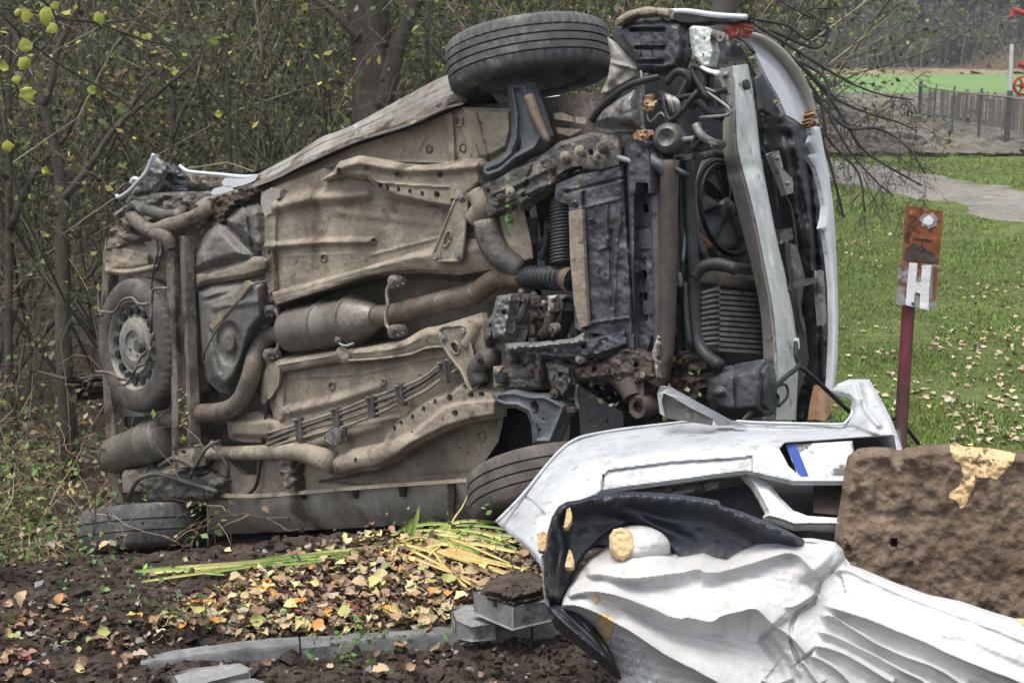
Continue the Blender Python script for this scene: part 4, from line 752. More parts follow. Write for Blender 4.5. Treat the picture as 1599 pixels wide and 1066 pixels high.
pipe([(640, 483, -.035), (630, 486, -.035), (600, 492, -.035), (582, 495, -.03)], [.047, .042, .043, .06], M_pipe)
c0, c1_ = K(452, 517, -.02), K(588, 494, -.02); ax = c1_-c0; Ln = np.linalg.norm(ax)
MB().add(lathe(c0, ax, [(.001, -.001), (.075, .0), (.094, .012), (.10, .04), (.101, Ln*.40), (.106, Ln*.43), (.104, Ln*.46), (.099, Ln*.48), (.097, Ln*.74), (.103, Ln*.76), (.100, Ln*.79), (.085, Ln*.86), (.06, Ln*.97), (.045, Ln)], 40)).build('catalytic_converter', M_can, car, 50)
for f in (.44, .76): MB().add(lathe(c0+ax*f, ax, [(.100, -.008), (.108, -.006), (.109, .006), (.100, .008)], 40)).build('weld_band', M_pipe, car, 50)
pipe([(455, 517, -.02), (430, 521, -.02), (413, 531, -.01), (402, 550, .02), (396, 572, .05), (389, 597, .06), (378, 622, .06), (362, 637, .06), (340, 643, .05), (306, 646, .03), (262, 655, .0)], [.042, .042, .043, .044, .044, .044, .044, .044, .044, .045, .045], M_pipe)
# hangers
for pts in ([(618, 441), (607, 447), (604, 460), (606, 476), (602, 492), (604, 508), (612, 517)], [(430, 483), (434, 494), (432, 510), (436, 524), (434, 540), (430, 552)]):
    MB().add(tube([K(x, y, .04) for x, y in pts], .0075, 8, 5)).build('hanger_rod', M_rail, car, 180)
for x, y in [(624, 440), (624, 517), (427, 486), (428, 553)]:
    mb = MB().add(lathe(K(x, y, .0), N, [(.0001, .05), (.018, .05), (.028, .042), (.03, .02), (.028, -.02)], 18)).add(lathe(K(x+4, y-2, .0), N, [(.0001, .058), (.01, .058), (.011, .03)], 10)); o = mb.build('hanger_rubber', M_tank, car, 40)
    for k in range(4): a = k*PI/2+.4; MB().add(bolt(K(x+6*math.cos(a), y+7*math.sin(a), .05), N, .005, .004)).build('stud', M_grey, o)
MB().add(tube([K(528, 527, .08), K(530, 536, .08), K(540, 540, .07), K(552, 536, .04)], .006, 8)).add(bolt(K(528, 530, .08), N, .012, .012)).build('sensor', M_grey, car)
# --- brake and fuel lines with clips
line0 = [(417, 684, .06), (450, 673, .06), (524, 652, .06), (576, 632, .06), (621, 614, .06), (660, 596, .055), (681, 582, .05), (698, 570, .04), (716, 562, .03)]
for k, (dy, r) in enumerate([(-8, .006), (-1, .0075), (8, .007), (17, .006)]):
    pts = [(x+(k % 2)*2, y+dy*(1 if i < 6 else .8)+(2*math.sin(i*1.7+k)), h+.006*(k % 2)) for i, (x, y, h) in enumerate(line0)]
    MB().add(tube([K(*p) for p in pts], r, 8, 5)).build('fuel_line', M_sub if k in (1,) else M_rail, car, 180)
for x, y in [(464, 668), (522, 652), (577, 634), (622, 616), (690, 580)]:
    o = bevel(MB().add(plate([(x-5, y-16), (x+3, y-17), (x+7, y+17), (x-1, y+19)], .078, .025)).build('line_clip', M_sub, car), .003)
    MB().add(lathe(K(x-1, y-13, .08), N, [(.0001, .02), (.008, .018), (.009, 0)], 10)).build('clip_stud', M_grey, o)
bevel(MB().add(plate([(505, 676), (522, 668), (533, 670), (532, 690), (520, 694), (508, 686)], .085, .03)).build('line_bracket', M_grey, car), .005)
mk('mud_clump', *relief([(436, 712), (440, 700), (455, 698), (466, 690), (470, 720), (458, 740), (460, 768), (446, 762), (438, 740)], lambda X, Y: .05+.03*fbm(X/8, Y/8, 4, 3), 2, th=.06), M_floor_d, car, 60)
# --- fuel tank and heat shields left of the floor
TK = [(303, 452), (330, 440), (384, 434), (410, 428), (420, 440), (422, 500), (405, 520), (392, 556), (378, 596), (358, 614), (342, 612), (324, 596), (312, 565), (308, 520)]
def tank_h(X, Y):
    h = .0+.10*sst(sdf(X, Y, TK)/20)+.006*fbm(X/25, Y/25, 3, 3)
    D = np.hypot((X-358)*1.05, (Y-536)*.62); h = h-.018*sst((23-D)/6)+.03*sst((13-D)/6)
    h = h-ridge(X, Y, [(318, 470), (410, 440)], 6, .015, 'soft')+ridge(X, Y, [(335, 480), (398, 470)], 9, .012, 'soft')-ridge(X, Y, [(330, 510), (345, 580)], 5, .015, 'soft'); return h
mk('fuel_tank', *relief(TK, tank_h, 2.2, th=.10), M_tank, car, 60)
P1_ = [(303, 396), (322, 362), (339, 349), (350, 352), (382, 383), (396, 397), (388, 408), (360, 410), (339, 418), (318, 424), (300, 422)]
mk('heat_shield', *relief(P1_, lambda X, Y: .03+.05*sst(sdf(X, Y, P1_)/16)+.006*fbm(X/12, Y/12, 3, 2), 2, th=.03), M_tank, car, 50)
P2_ = [(346, 340), (372, 325), (404, 318), (412, 330), (416, 386), (400, 394), (384, 380), (352, 352)]
mk('heat_shield', *relief(P2_, lambda X, Y: .0+.04*sst(sdf(X, Y, P2_)/14)+.012*fbm(X/12, Y/12, 3, 4)-ridge(X, Y, [(385, 322), (395, 384)], 5, .02, 'soft'), 2, th=.03), M_tank, car, 50)
P3_ = [(304, 428), (360, 412), (398, 400), (420, 404), (421, 424), (384, 434), (330, 442), (305, 450)]
mk('cross_member', *relief(P3_, lambda X, Y: .03+.03*sst(sdf(X, Y, P3_)/7)+.003*fbm(X/10, Y/10, 3, 2), 2, th=.05), M_rail, car, 50)
bevel(MB().add(plate([(326, 508), (332, 514), (392, 444), (384, 438)], [.10, .10, .115, .115], .018)).build('diagonal_strut', M_rail, car), .004)
MB().add(tube([K(x, y, h) for x, y, h in [(318, 562, .1), (322, 545, .12), (345, 505, .13), (374, 468, .13), (398, 444, .12), (420, 438, .08)]], .0045, 8)).build('cable', M_sub, car, 180)
MB().add(tube([K(x, y, .02) for x, y in [(418, 620), (414, 660), (408, 710), (402, 752), (392, 768), (378, 774), (340, 768), (300, 752), (262, 750), (230, 760), (205, 782)]], .009, 8)).build('brake_cable', M_rub, car, 180)
mk('side_panel', *relief([(352, 652), (400, 642), (430, 660), (450, 672), (446, 690), (380, 690), (358, 684)], lambda X, Y: .01+.04*sst(sdf(X, Y, [(352, 652), (430, 650), (450, 672), (446, 690), (358, 684)])/10), 2.5, th=.04), M_floor, car, 50)
mk('inner_sill_panel', *relief([(335, 690), (360, 720), (380, 742), (438, 740), (440, 770), (340, 772), (325, 740)], lambda X, Y: -.01+.012*fbm(X/16, Y/16, 3, 3), 2.5, th=.03), M_floor, car, 50)
# --- rear axle beam (vertical U section)
bm = MB().add(strip([(257, 372), (262, 480), (267, 600), (269, 727)], [(276, 370), (277, 480), (281, 600), (283, 727)], 5, 30, lambda t, s: .02*np.sin(t*PI)+.004*fbm(s*20, t*2, 3, 1), .09, .08, th=.04))
bm.add(strip([(279, 368), (285, 480), (290, 600), (292, 700)], [(292, 368), (294, 480), (299, 600), (304, 727)], 4, 30, lambda t, s: .015*np.sin(t*PI)+.004*fbm(s*20, t*2, 3, 2), .075, .085, th=.04)); bm.build('rear_axle_beam', M_floor_d, car, 50)
bevel(MB().add(plate([(268, 700), (304, 696), (306, 728), (270, 730)], .10, .05, holes=[circ(286, 706, 4, 3)])).build('axle_end', M_floor, car), .01)
mk('axle_channel', *strip([(270, 372), (274, 480), (279, 600), (282, 700)], [(284, 372), (290, 480), (294, 600), (295, 700)], 3, 20, lambda t, s: .005*fbm(s*20, t*2, 3, 2), .02, .02, th=.01), M_mud, car)
g = np.random.default_rng(4); mb = MB()
Q_ = np.array([K(278+g.uniform(0, 16), y, .085+g.uniform(0, .01)) for y in g.uniform(600, 690, 40)]); V, Q = leafquads(Q_, .03, g)
mk('caught_leaves', V, Q, M_foli, car, 180, col_attr=np.repeat(pick([(.14, .24, .08), (.2, .3, .12), (.3, .25, .12)], 40, g), 4, 0)).__setitem__('kind', 'stuff')
for l, r in ([[(213, 322, .06), (235, 330, .09), (262, 336, .09), (285, 334, .08)], .028], [[(206, 338, .08), (222, 352, .11), (240, 360, .11), (262, 352, .10), (285, 346, .09), (306, 338, .07), (330, 322, .03)], .036], [[(204, 335, .08), (208, 324, .08), (216, 320, .06)], .03]):
    MB().add(tube([K(*p) for p in l], r, 12, 5)).build('trailing_arm', M_floor_d if r > .03 else M_sub, car, 180)
pipe([(232, 360, .10), (250, 366, .12), (262, 372, .11), (268, 388, .1)], [.03, .035, .04, .03], M_floor_d, 'axle_joint')
# lower suspension hub
mk('wheel_carrier', *relief([(198, 745), (204, 732), (232, 724), (258, 728), (300, 726), (330, 735), (350, 752), (345, 775), (300, 790), (215, 790), (200, 775)], lambda X, Y: .03+.05*sst(sdf(X, Y, [(198, 745), (204, 732), (232, 724), (330, 735), (350, 752), (345, 785), (215, 790)])/14)+.015*fbm(X/9, Y/9, 4, 2), 2, th=.12), M_sub, car, 50)
MB().add(lathe(K(222, 752, .02), Wv, [(.0001, .07), (.08, .07), (.095, .05), (.1, -.04)], 28)).build('brake_drum', M_floor_d, car, 50)
for l, r in ([[(200, 778, .10), (215, 750, .13), (245, 740, .12), (290, 752, .1), (340, 768, .08)], .012], [[(250, 728, .12), (275, 715, .14), (305, 730, .12)], .014], [[(330, 690, .04), (352, 720, .05), (356, 745, .04)], .012], [[(296, 745, .12), (322, 700, .1), (345, 688, .05)], .010]):
    MB().add(tube([K(*p) for p in l], r, 8, 5)).build('suspension_link', M_sub, car, 180)
# coil and bits at the rear bottom
MB().add(tube([K(320, 745, .03)+N*.0+(.045*math.cos(a*1.0))*N+(.045*math.sin(a))*A+Wv*(-.06+.006*a) for a in np.arange(0, 22, .6)], .008, 6, 1)).build('spring', M_rub, car, 180)
# --- muffler
m0, m1_ = K(168, 716, .05), K(262, 680, .02); ax = m1_-m0; Ln = np.linalg.norm(ax)
MB().add(lathe(m0, ax, [(.022, -.03), (.026, -.03), (.026, .012), (.06, .02), (.088, .045), (.095, .08), (.106, Ln*.72), (.113, Ln*.74), (.108, Ln*.77), (.106, Ln*.96), (.08, Ln), (.001, Ln)], 36)).build('muffler', M_can, car, 45)
MB().add(tube([m0-ax/Ln*.06, m0+ax/Ln*.02], [.026, .026], 14, 1, cap=False)).add(tube([m0-ax/Ln*.059, m0+ax/Ln*.02], [.021, .021], 14, 1)).build('tail_pipe', M_pipe, car, 60)
# --- rear end: panels, torn metal
mk('rear_valance', *relief([(165, 372), (172, 360), (190, 368), (205, 380), (225, 378), (238, 392), (243, 410), (240, 420), (200, 424), (168, 428), (162, 402)], lambda X, Y: .02+.03*sst(sdf(X, Y, [(165, 372), (238, 392), (240, 420), (168, 428)])/10)+.01*fbm(X/10, Y/10, 3, 1), 2, th=.03), M_floor, car, 50)
mk('valance_lip', *strip([(164, 418), (200, 420), (242, 412)], [(165, 428), (202, 430), (243, 420)], 5, 20, lambda t, s: .015*np.sin(t*PI), .05, .06, th=.02), M_rail, car, 50)
MB().add(strip([(160, 415), (158, 500), (160, 580), (163, 640), (166, 690), (172, 780)], [(170, 420), (166, 500), (170, 580), (176, 640), (182, 690), (192, 785)], 4, 30, lambda t, s: .008*fbm(s*9, t*2, 3, 2), .03, .02, th=.06)).build('rear_panel', M_floor_d, car, 50)
TORN = [('torn_panel', [(238, 242), (245, 240), (252, 250), (262, 268), (252, 285), (240, 300), (232, 303), (204, 306), (210, 288), (222, 268)], -.06, M_grey, .03),
        ('torn_panel', [(252, 250), (285, 262), (303, 266), (345, 272), (350, 284), (320, 302), (260, 304), (244, 300), (256, 280)], -.13, M_dark, .03),
        ('torn_panel', [(280, 259), (303, 268), (348, 272), (404, 274), (412, 282), (380, 292), (348, 300), (300, 292), (285, 275)], -.09, M_floor_d, .02),
        ('torn_panel', [(200, 306), (260, 300), (330, 298), (352, 300), (340, 318), (320, 336), (270, 332), (215, 326), (196, 318)], -.05, M_sub, .03),
        ('torn_panel', [(350, 296), (400, 282), (420, 288), (412, 302), (380, 316), (345, 330), (310, 338), (302, 324), (322, 312)], -.01, M_mud, .03),
        ('torn_panel', [(165, 366), (178, 352), (186, 350), (190, 362), (212, 370), (222, 366), (214, 378), (196, 382), (186, 392), (166, 392)], .04, M_floor_d, .03),
        ('torn_panel', [(186, 368), (200, 364), (230, 370), (212, 382), (190, 380)], .06, M_brown, .015),
        ('torn_panel', [(228, 382), (238, 373), (256, 371), (258, 396), (244, 412), (236, 400)], .03, M_beam_b, .02),
        ('torn_panel', [(176, 334), (196, 320), (200, 322), (188, 336), (182, 344)], .02, M_grey, .01),
        ('torn_panel', [(188, 342), (206, 330), (214, 345), (208, 362), (194, 360)], .03, M_sub, .03)]
for i, (nm, pp, h0, m, a) in enumerate(TORN):
    mk(nm, *relief(pp, lambda X, Y, h0=h0, a=a, i=i: h0+a*fbm(X/13+i, Y/10, 3, i)+.02*sst(sdf(X, Y, pp)/6), 1.8, th=.006), m, car, 50)
for l, r in ([[(240, 241), (236, 252), (228, 270), (214, 285), (204, 296), (192, 305), (184, 308), (182, 304)], .010], [[(281, 259), (290, 266), (303, 269), (348, 273), (380, 276), (404, 275)], .009], [[(205, 285), (210, 279), (216, 281)], .012]):
    MB().add(tube([K(x, y, -.02) for x, y in l], r, 8, 5)).build('bent_trim', M_white, car, 180)
for pp in ([(346, 283), (352, 278), (378, 278), (404, 272), (398, 282), (384, 288), (362, 293), (350, 291)], [(328, 301), (334, 294), (352, 290), (362, 291), (364, 297), (346, 303), (332, 304)], [(303, 318), (320, 306), (352, 302), (370, 295), (372, 299), (340, 312), (312, 321)]):
    bevel(MB().add(plate(pp, .0, .012)).build('torn_trim', M_white if pp[0][0] > 310 else M_beam_b, car), .004)
mk('mud_clump', *relief([(306, 332), (325, 312), (352, 304), (368, 312), (352, 330), (344, 350), (334, 362), (318, 372), (306, 352)], lambda X, Y: .02+.03*fbm(X/8, Y/8, 4, 2), 2, th=.05), M_mud, car, 60)
for l in ([(206, 345), (246, 378), (240, 420), (234, 470)], [(256, 375), (252, 400), (244, 424)]): MB().add(tube([K(x, y, .1) for x, y in l], .004, 6, 4)).build('cable', M_rub, car, 180)
# --- wheels
def wheel(c, ax, Rr, Wd, tm, parent=None, name='wheel', grooves=4, face=1, rimoff=0.0):
    """wheel centre c, axle ax; ax points to the outer face"""
    h = Wd/2; prof = [(Rr*.66, h*.80), (Rr*.70, h*.97), (Rr*.80, h*1.03), (Rr*.90, h*.99), (Rr*.955, h*.90), (Rr*.985, h*.78)]
    gs = []; n = grooves; w = .0035
    xs_ = [h*.78*(1-2*(i+1)/(n+1)) for i in range(n)]
    for x in xs_: gs += [(Rr*(1-.012*(x/h)**2), x+w), (Rr*.968, x+w*.8), (Rr*.968, x-w*.8), (Rr*(1-.012*(x/h)**2), x-w)]
    prof += gs + [(Rr*.985, -h*.78), (Rr*.955, -h*.90), (Rr*.90, -h*.99), (Rr*.80, -h*1.03), (Rr*.70, -h*.97), (Rr*.66, -h*.80), (Rr*.62, -h*.6), (Rr*.62, h*.6)]
    rim = [(.0001, -.012), (.055, -.012), (.07, 0), (.075, .02), (Rr*.36, .018), (Rr*.42, 0), (Rr*.50, -.015), (Rr*.57, .0), (Rr*.60, h*.55), (Rr*.665, h*.80), (Rr*.67, h*.86), (Rr*.655, h*.86), (Rr*.61, h*.6), (Rr*.585, 0), (Rr*.60, -h*.6), (Rr*.665, -h*.82), (Rr*.65, -h*.85), (Rr*.59, -h*.6), (Rr*.56, -.03), (Rr*.3, -.03), (.0001, -.03)]
    rim = [(a_, b_+(rimoff if i_ < 8 else 0)) for i_, (a_, b_) in enumerate(rim)]
    r = MB().add(lathe(c, ax, rim, 56)).build(name, M_rim, parent or car, 45)
    V, Fc = lathe(c, ax, prof, 150, True); np_ = len(prof); V = V.reshape(150, np_, 3); a0 = norm(np.asarray(ax, float))
    for j, (r_, t_) in enumerate(prof):
        if abs(t_) > h*.5 and abs(t_) < h*.95 and r_ > Rr*.94:
            V[::3, j] -= norm(V[::3, j]-(c+a0*t_))*.007
    V = V.reshape(-1, 3)
    mk('tyre', V, Fc, tm, r if False else parent or car, 40) if False else None
    t = mk('tyre', V, Fc, tm, r, 40)
    a_, u, v = frame(ax); hub = MB()
    for k in range(4): a = k*PI/2+.5; MB().add(bolt(c+(u*math.cos(a)+v*math.sin(a))*.052+a_*(rimoff-.002), a_, .011, .012)).build('wheel_bolt', M_sub, r)
    for k in range(16):
        a = k*PI/8; q = c+(u*math.cos(a)+v*math.sin(a))*Rr*.53
        MB().add(lathe(q+a_*rimoff, a_, [(.0001, .010), (Rr*.062, .010), (Rr*.066, -.02)], 10)).build('rim_slot_shade', M_dark, r, 40)  # black caps on the rim paint the shade of the slot openings
    # sidewall cuts across the shoulder blocks
    return r
wheel(K(826, 92, -.12), Wv, .312, .192, M_tyre, grooves=4)
wheel(at(862, 764, 5.12), (-.13, .54, .83), .31, .19, M_tyre_d, grooves=3)
wheel(at(226, 825, 7.0), (-.08, .37, .92), .32, .21, M_tyre, grooves=2)
# spare wheel in its cradle
spc = K(203, 540, .13); wheel(spc-N*.085, N, .335, .17, M_tyre_d, name='spare_wheel', grooves=5, rimoff=.05)
MB().add(lathe(spc-N*.03, N, [(.0001, .000), (.09, .002), (.125, .012), (.138, .008), (.14, -.03)], 40))  .build('spare_wheel_dish', M_beam_b, car, 40)
for l in ([(158, 452), (154, 458), (155, 486), (160, 492)], [(154, 486), (178, 487), (190, 470), (206, 465), (216, 474), (236, 472), (240, 452), (262, 450)], [(150, 580), (172, 582), (188, 592), (204, 590), (214, 572), (228, 566), (236, 540)], [(204, 590), (196, 600), (186, 600)], [(236, 472), (236, 520)], [(240, 520), (232, 545), (222, 555), (214, 570)]):
    MB().add(tube([K(x, y, .19) for x, y in l], .0075, 8, 5)).build('cradle_wire', M_floor_d, car, 180)
MB().add(lathe(K(222, 540, .15), N, [(.0001, .03), (.03, .03), (.04, .0)], 14)).add(bolt(K(232, 558, .17), N, .02, .02)).build('spare_clamp', M_sub, car, 40)
mk('wheel_side_bar', *strip([(268, 372), (272, 500), (276, 700)], [(256, 372), (262, 500), (268, 700)], 3, 12, None, .04, .03, th=.05), M_dark, car)
MB().add(plate([(175, 650), (268, 650), (275, 740), (190, 770)], -.06, .01)).build('rear_shade_plate', M_dark, car)  # flat black sheet painting the shade of the gap round the muffler

# --- front end
ARM = [(790, 128), (822, 128), (836, 168), (851, 212), (846, 224), (838, 236), (808, 252), (784, 272), (760, 281), (750, 272), (751, 258), (776, 248), (790, 236), (798, 214), (799, 180)]
o = mk('control_arm', *relief(ARM, lambda X, Y: .035+.03*sst(sdf(X, Y, ARM)/7)-.02*sst((sdf(X, Y, ARM)-8)/6)+.003*fbm(X/9, Y/9, 2, 3), 1.7, th=.05, holes=[circ(809, 227, 4.5, 12, 12, .2)]), M_arm, car, 50)
MB().add(tube([K(826, 150, .08), K(838, 185, .08), K(856, 222, .07)], [.02, .018, .012], 10)).build('tie_rod', M_pipe_r, car, 180)
ARM2 = [(769, 615), (780, 609), (805, 608), (826, 614), (850, 614), (868, 622), (884, 632), (884, 640), (872, 670), (862, 694), (832, 694), (829, 662), (822, 645), (806, 637), (788, 637), (771, 630)]
mk('control_arm', *relief(ARM2, lambda X, Y: .06+.03*sst(sdf(X, Y, ARM2)/6)-.016*sst((sdf(X, Y, ARM2)-7)/5)+.003*fbm(X/9, Y/9, 2, 5)-.006*sst((3-np.hypot(X-849, Y-655))/1.5)-.006*sst((3-np.hypot(X-843, Y-672))/1.5), 1.6, th=.05, holes=[circ(835, 636, 6.5, 11, 12, -.2), circ(778, 620, 2, 2, 8)]), M_arm, car, 50)
# wheel arch depths
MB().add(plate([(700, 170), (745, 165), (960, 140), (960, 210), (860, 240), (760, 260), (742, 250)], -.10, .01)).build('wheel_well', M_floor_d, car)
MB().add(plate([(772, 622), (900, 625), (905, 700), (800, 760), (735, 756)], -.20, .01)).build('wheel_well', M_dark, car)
WP = [(722, 168), (742, 168), (800, 170), (801, 205), (794, 232), (770, 246), (748, 250), (735, 215)]
mk('inner_wing', *relief(WP, lambda X, Y: .0+.025*sst(sdf(X, Y, WP)/8)+ridge(X, Y, [(742, 178), (760, 246)], 5, .015, 'soft')+.006*fbm(X/12, Y/12, 3, 4), 2, th=.02), M_floor, car, 50)
for pp in ([(864, 177), (874, 176), (894, 184), (895, 190), (866, 186)], [(899, 183), (915, 184), (915, 193), (898, 192)], [(868, 200), (906, 203), (890, 212), (872, 208)]): bevel(MB().add(plate(pp, -.02, .01)).build('wing_plate', M_rail, car))
# subframe
SA = [(749, 289), (790, 268), (830, 250), (852, 238), (872, 222), (905, 212), (924, 205), (966, 208), (976, 230), (972, 262), (940, 270), (905, 268), (882, 278), (866, 295), (800, 326), (762, 345), (752, 330), (757, 312)]
mk('subframe', *relief(SA, lambda X, Y: .03+.03*sst(sdf(X, Y, SA)/6)-.012*sst((5-dseg(X, Y, [(822, 290), (836, 252)])[0])/2.5)+ridge(X, Y, [(772, 302), (800, 292), (860, 262)], 6, .015, 'soft')+.012*sst((10-np.hypot(X-853, Y-253))/3)+ridge(X, Y, [(775, 320), (866, 283)], 4, .012, 'flat')+.006*fbm(X/8, Y/8, 3, 6), 1.7, th=.06, holes=[[(864, 282), (878, 268), (895, 260), (910, 259), (910, 265), (892, 270), (872, 285)], circ(923, 238, 4, 6), circ(762, 298, 3, 4)]), M_sub, car, 45)
MB().add(tube([K(760, 345, .03), K(766, 375, .03), K(784, 402, .02), (K(815, 420, .0))], [.05, .052, .05, .04], 16, 6)).build('subframe_arm', M_sub, car, 180)
MB().add(plate([(783, 336), (870, 300), (895, 300), (900, 430), (815, 425), (790, 395), (783, 360)], -.14, .01)).build('gearbox_shade_plate', M_dark, car)  # hollow not modelled: a black plate gives its shade by colour
MB().add(tube([K(826, 340, -.08), K(826, 375, -.08), K(825, 410, -.08)], .035, 14, 2)).build('drive_shaft', M_sub, car, 180)
for l in ([(838, 390), (850, 375), (860, 350)], [(845, 405), (852, 380), (855, 345)]): MB().add(tube([K(x, y, -.03) for x, y in l], .012, 8)).build('gear_cable', M_rub, car, 180)
for i in range(17): MB().add(lathe(K(876, 322+i*5.3, -.02), Wv, [(.03, -.004), (.044, 0), (.03, .004)], 16)).build('bellows_ring', M_grey, car, 180)
MB().add(tube([K(876, 312, -.02), K(876, 410, -.02)], [.03, .03], 14, 2)).add(lathe(K(876, 312, -.02), Wv, [(.0001, .02), (.03, .015), (.04, 0), (.04, -.02)], 16)).build('driveshaft_boot', M_rub, car, 60)
# undertray
UT = [(868, 288), (905, 272), (945, 266), (972, 258), (978, 215), (1012, 222), (1016, 300), (1024, 380), (1026, 470), (1020, 520), (1005, 560), (985, 545), (960, 528), (930, 520), (912, 520), (898, 512), (892, 420), (888, 320), (866, 312)]
def ut_h(X, Y):
    h = .075+.012*fbm(X/40, Y/60, 3, 2)+.008*fbm(X/12, Y/14, 3, 7)
    h = h+.012*sst((X-980)/5)-.05*sst((X-990)/4)*sst((Y-300)/10)
    h = h-ridge(X, Y, [(976, 215), (978, 300), (985, 420), (990, 520)], 4, .03, 'soft')+ridge(X, Y, [(967, 215), (968, 330), (962, 380), (956, 500)], 8, .015, 'soft')
    h = h+ridge(X, Y, [(948, 322), (948, 385), (936, 390)], 4, .012, 'soft')+ridge(X, Y, [(900, 300), (905, 510)], 11, .010, 'flat')-ridge(X, Y, [(912, 300), (916, 512)], 3, .01, 'soft')
    h = h+ridge(X, Y, [(890, 330), (968, 310)], 4, .01, 'soft')-ridge(X, Y, [(955, 360), (955, 480)], 4, .015, 'soft')+ridge(X, Y, [(915, 505), (980, 496)], 4, .012, 'soft')-ridge(X, Y, [(885, 300), (975, 278)], 4, .012, 'soft')
    for x, y in [(897, 318), (899, 388), (965, 300), (1003, 400), (924, 345)]: h = h+.014*sst((5-np.hypot(X-x, Y-y))/2)-.01*sst((2.2-np.hypot(X-x, Y-y))/1)
    return h
mk('undertray', *relief(UT, ut_h, 1.9, th=.05, holes=[[(992, 285), (1012, 285), (1014, 355), (992, 358)], [(992, 425), (1010, 420), (1012, 500), (1000, 505)]]), M_tray, car, 45)
MB().add(plate([(985, 270), (1020, 270), (1020, 520), (985, 520)], -.02, .01)).build('tray_shade_plate', M_dark, car)  # black plate under the tray openings, shade put in as colour
mk('tray_strip', *relief([(888, 330), (909, 326), (913, 420), (918, 508), (904, 512), (896, 470), (890, 400)], lambda X, Y: .098+.005*fbm(X/10, Y/20, 3, 3)+0*X, 2, th=.015), M_floor, car, 50)
for i in range(7): bevel(MB().add(plate([(1000+i % 2*6, 300+i*34), (1020, 300+i*34), (1020, 318+i*34), (1000+i % 2*6, 320+i*34)], .02+.01*(i % 3), .03)).build('tray_rib', M_tray, car), .004)
# vertical pipe and members right of the tray
for l, r, m, nm in [([(1046, 250, .03), (1044, 330, .03), (1043, 420, .03), (1040, 520, .03), (1034, 575, .04), (1024, 600, .05)], .032, M_brown, 'front_cross_tube'), ([(1022, 235, .02), (1026, 330, .03), (1029, 450, .04), (1030, 560, .04)], .022, M_tray, 'side_member'),
                    ([(1062, 245, -.05), (1064, 340, -.05), (1066, 440, -.05)], .016, M_rub, 'coolant_hose'), ([(1075, 250, -.05), (1076, 330, -.06), (1083, 420, -.06), (1084, 500, -.06), (1095, 545, -.05), (1125, 572, -.03)], .022, M_rub, 'coolant_hose'),
                    ([(1150, 420, -.1), (1120, 412, -.08), (1095, 418, -.06), (1084, 432, -.05)], .022, M_rub, 'coolant_hose'), ([(1090, 240, -.1), (1078, 290, -.08), (1082, 350, -.08), (1100, 400, -.1)], .016, M_rub, 'coolant_hose'),
                    ([(1040, 130, .02), (1058, 112, .02), (1074, 118, .01), (1078, 132, 0), (1070, 160, -.05)], .013, M_rub, 'wiring_hose'), ([(1078, 165, .0), (1092, 158, .0), (1112, 175, .0), (1130, 182, -.03)], .018, M_rub, 'wiring_hose'),
                    ([(1086, 195, .03), (1096, 212, .03), (1112, 222, .0), (1130, 226, -.05)], .014, M_grey, 'steel_pipe'), ([(1060, 219, .02), (1080, 217, .01), (1098, 214, .0)], .010, M_grey, 'steel_pipe'),
                    ([(1010, 232, .05), (1020, 252, .06), (1034, 262, .05), (1046, 280, .03)], .022, M_tray, 'hose_branch'), ([(965, 246, .07), (985, 252, .08), (1000, 258, .07)], .010, M_grey, 'steel_pipe')]:
    MB().add(tube([K(*p) for p in l], r, 12, 6)).build(nm, m, car, 180)
for k in range(4): mk('heater_tube', *tube([K(1040+k*4, 148+k*2, .02), K(1046+k*4, 160, .03), (K(1050+k*4, 176, .01))], .008, 8, 4), M_beam_b if k % 2 else M_grey, car, 180)
MB().add(lathe(K(1044, 216, .03), N+.4*A, [(.0001, .01), (.012, .015), (.03, .03), (.048, .02), (.055, -.01), (.05, -.06)], 24)).build('hose_opening', M_tray, car, 60)
mk('torn_filter', *relief([(988, 210), (996, 203), (1010, 202), (1016, 210), (1008, 222), (992, 222)], lambda X, Y: .06+.012*fbm(X/4, Y/4, 3, 2), 1.5, th=.03), M_orange, car, 60)
mk('foil_patch', *relief([(1004, 150), (1018, 146), (1026, 158), (1016, 174), (1006, 176)], lambda X, Y: .02+.02*fbm(X/5, Y/5, 3, 2), 1.5, th=.01), M_ochre, car, 60)
# heat shields near the raised wheel
HS = [(924, 186), (936, 166), (962, 144), (984, 132), (1000, 126), (1003, 160), (1006, 205), (970, 206), (940, 202), (926, 196)]
mk('liner_flap', *relief(HS, lambda X, Y: .03+.06*sst(sdf(X, Y, HS)/22)+.006*fbm(X/10, Y/10, 3, 8), 1.9, th=.008), M_grey, car, 60)
mk('liner_edge', *tube([K(924, 188, .04), K(940, 166, .05), K(975, 138, .06), K(1004, 126, .05), K(1030, 120, .02)], .012, 8, 6), M_rub, car, 180)
FL = [(948, 58), (960, 66), (975, 82), (992, 100), (998, 122), (968, 138), (948, 150), (938, 146), (950, 118), (954, 90)]
mk('wheel_arch_flap', *relief(FL, lambda X, Y: -.02+.03*fbm(X/24, Y/24, 2, 3)+.02*sst(sdf(X, Y, FL)/6)+ridge(X, Y, [(955, 98), (994, 108)], 5, .012, 'soft'), 1.9, th=.006), M_beam_b, car, 60)
LN = [(962, 40), (985, 28), (1040, 24), (1068, 34), (1074, 60), (1072, 90), (1062, 112), (1030, 118), (998, 112), (985, 92), (970, 76), (958, 58)]
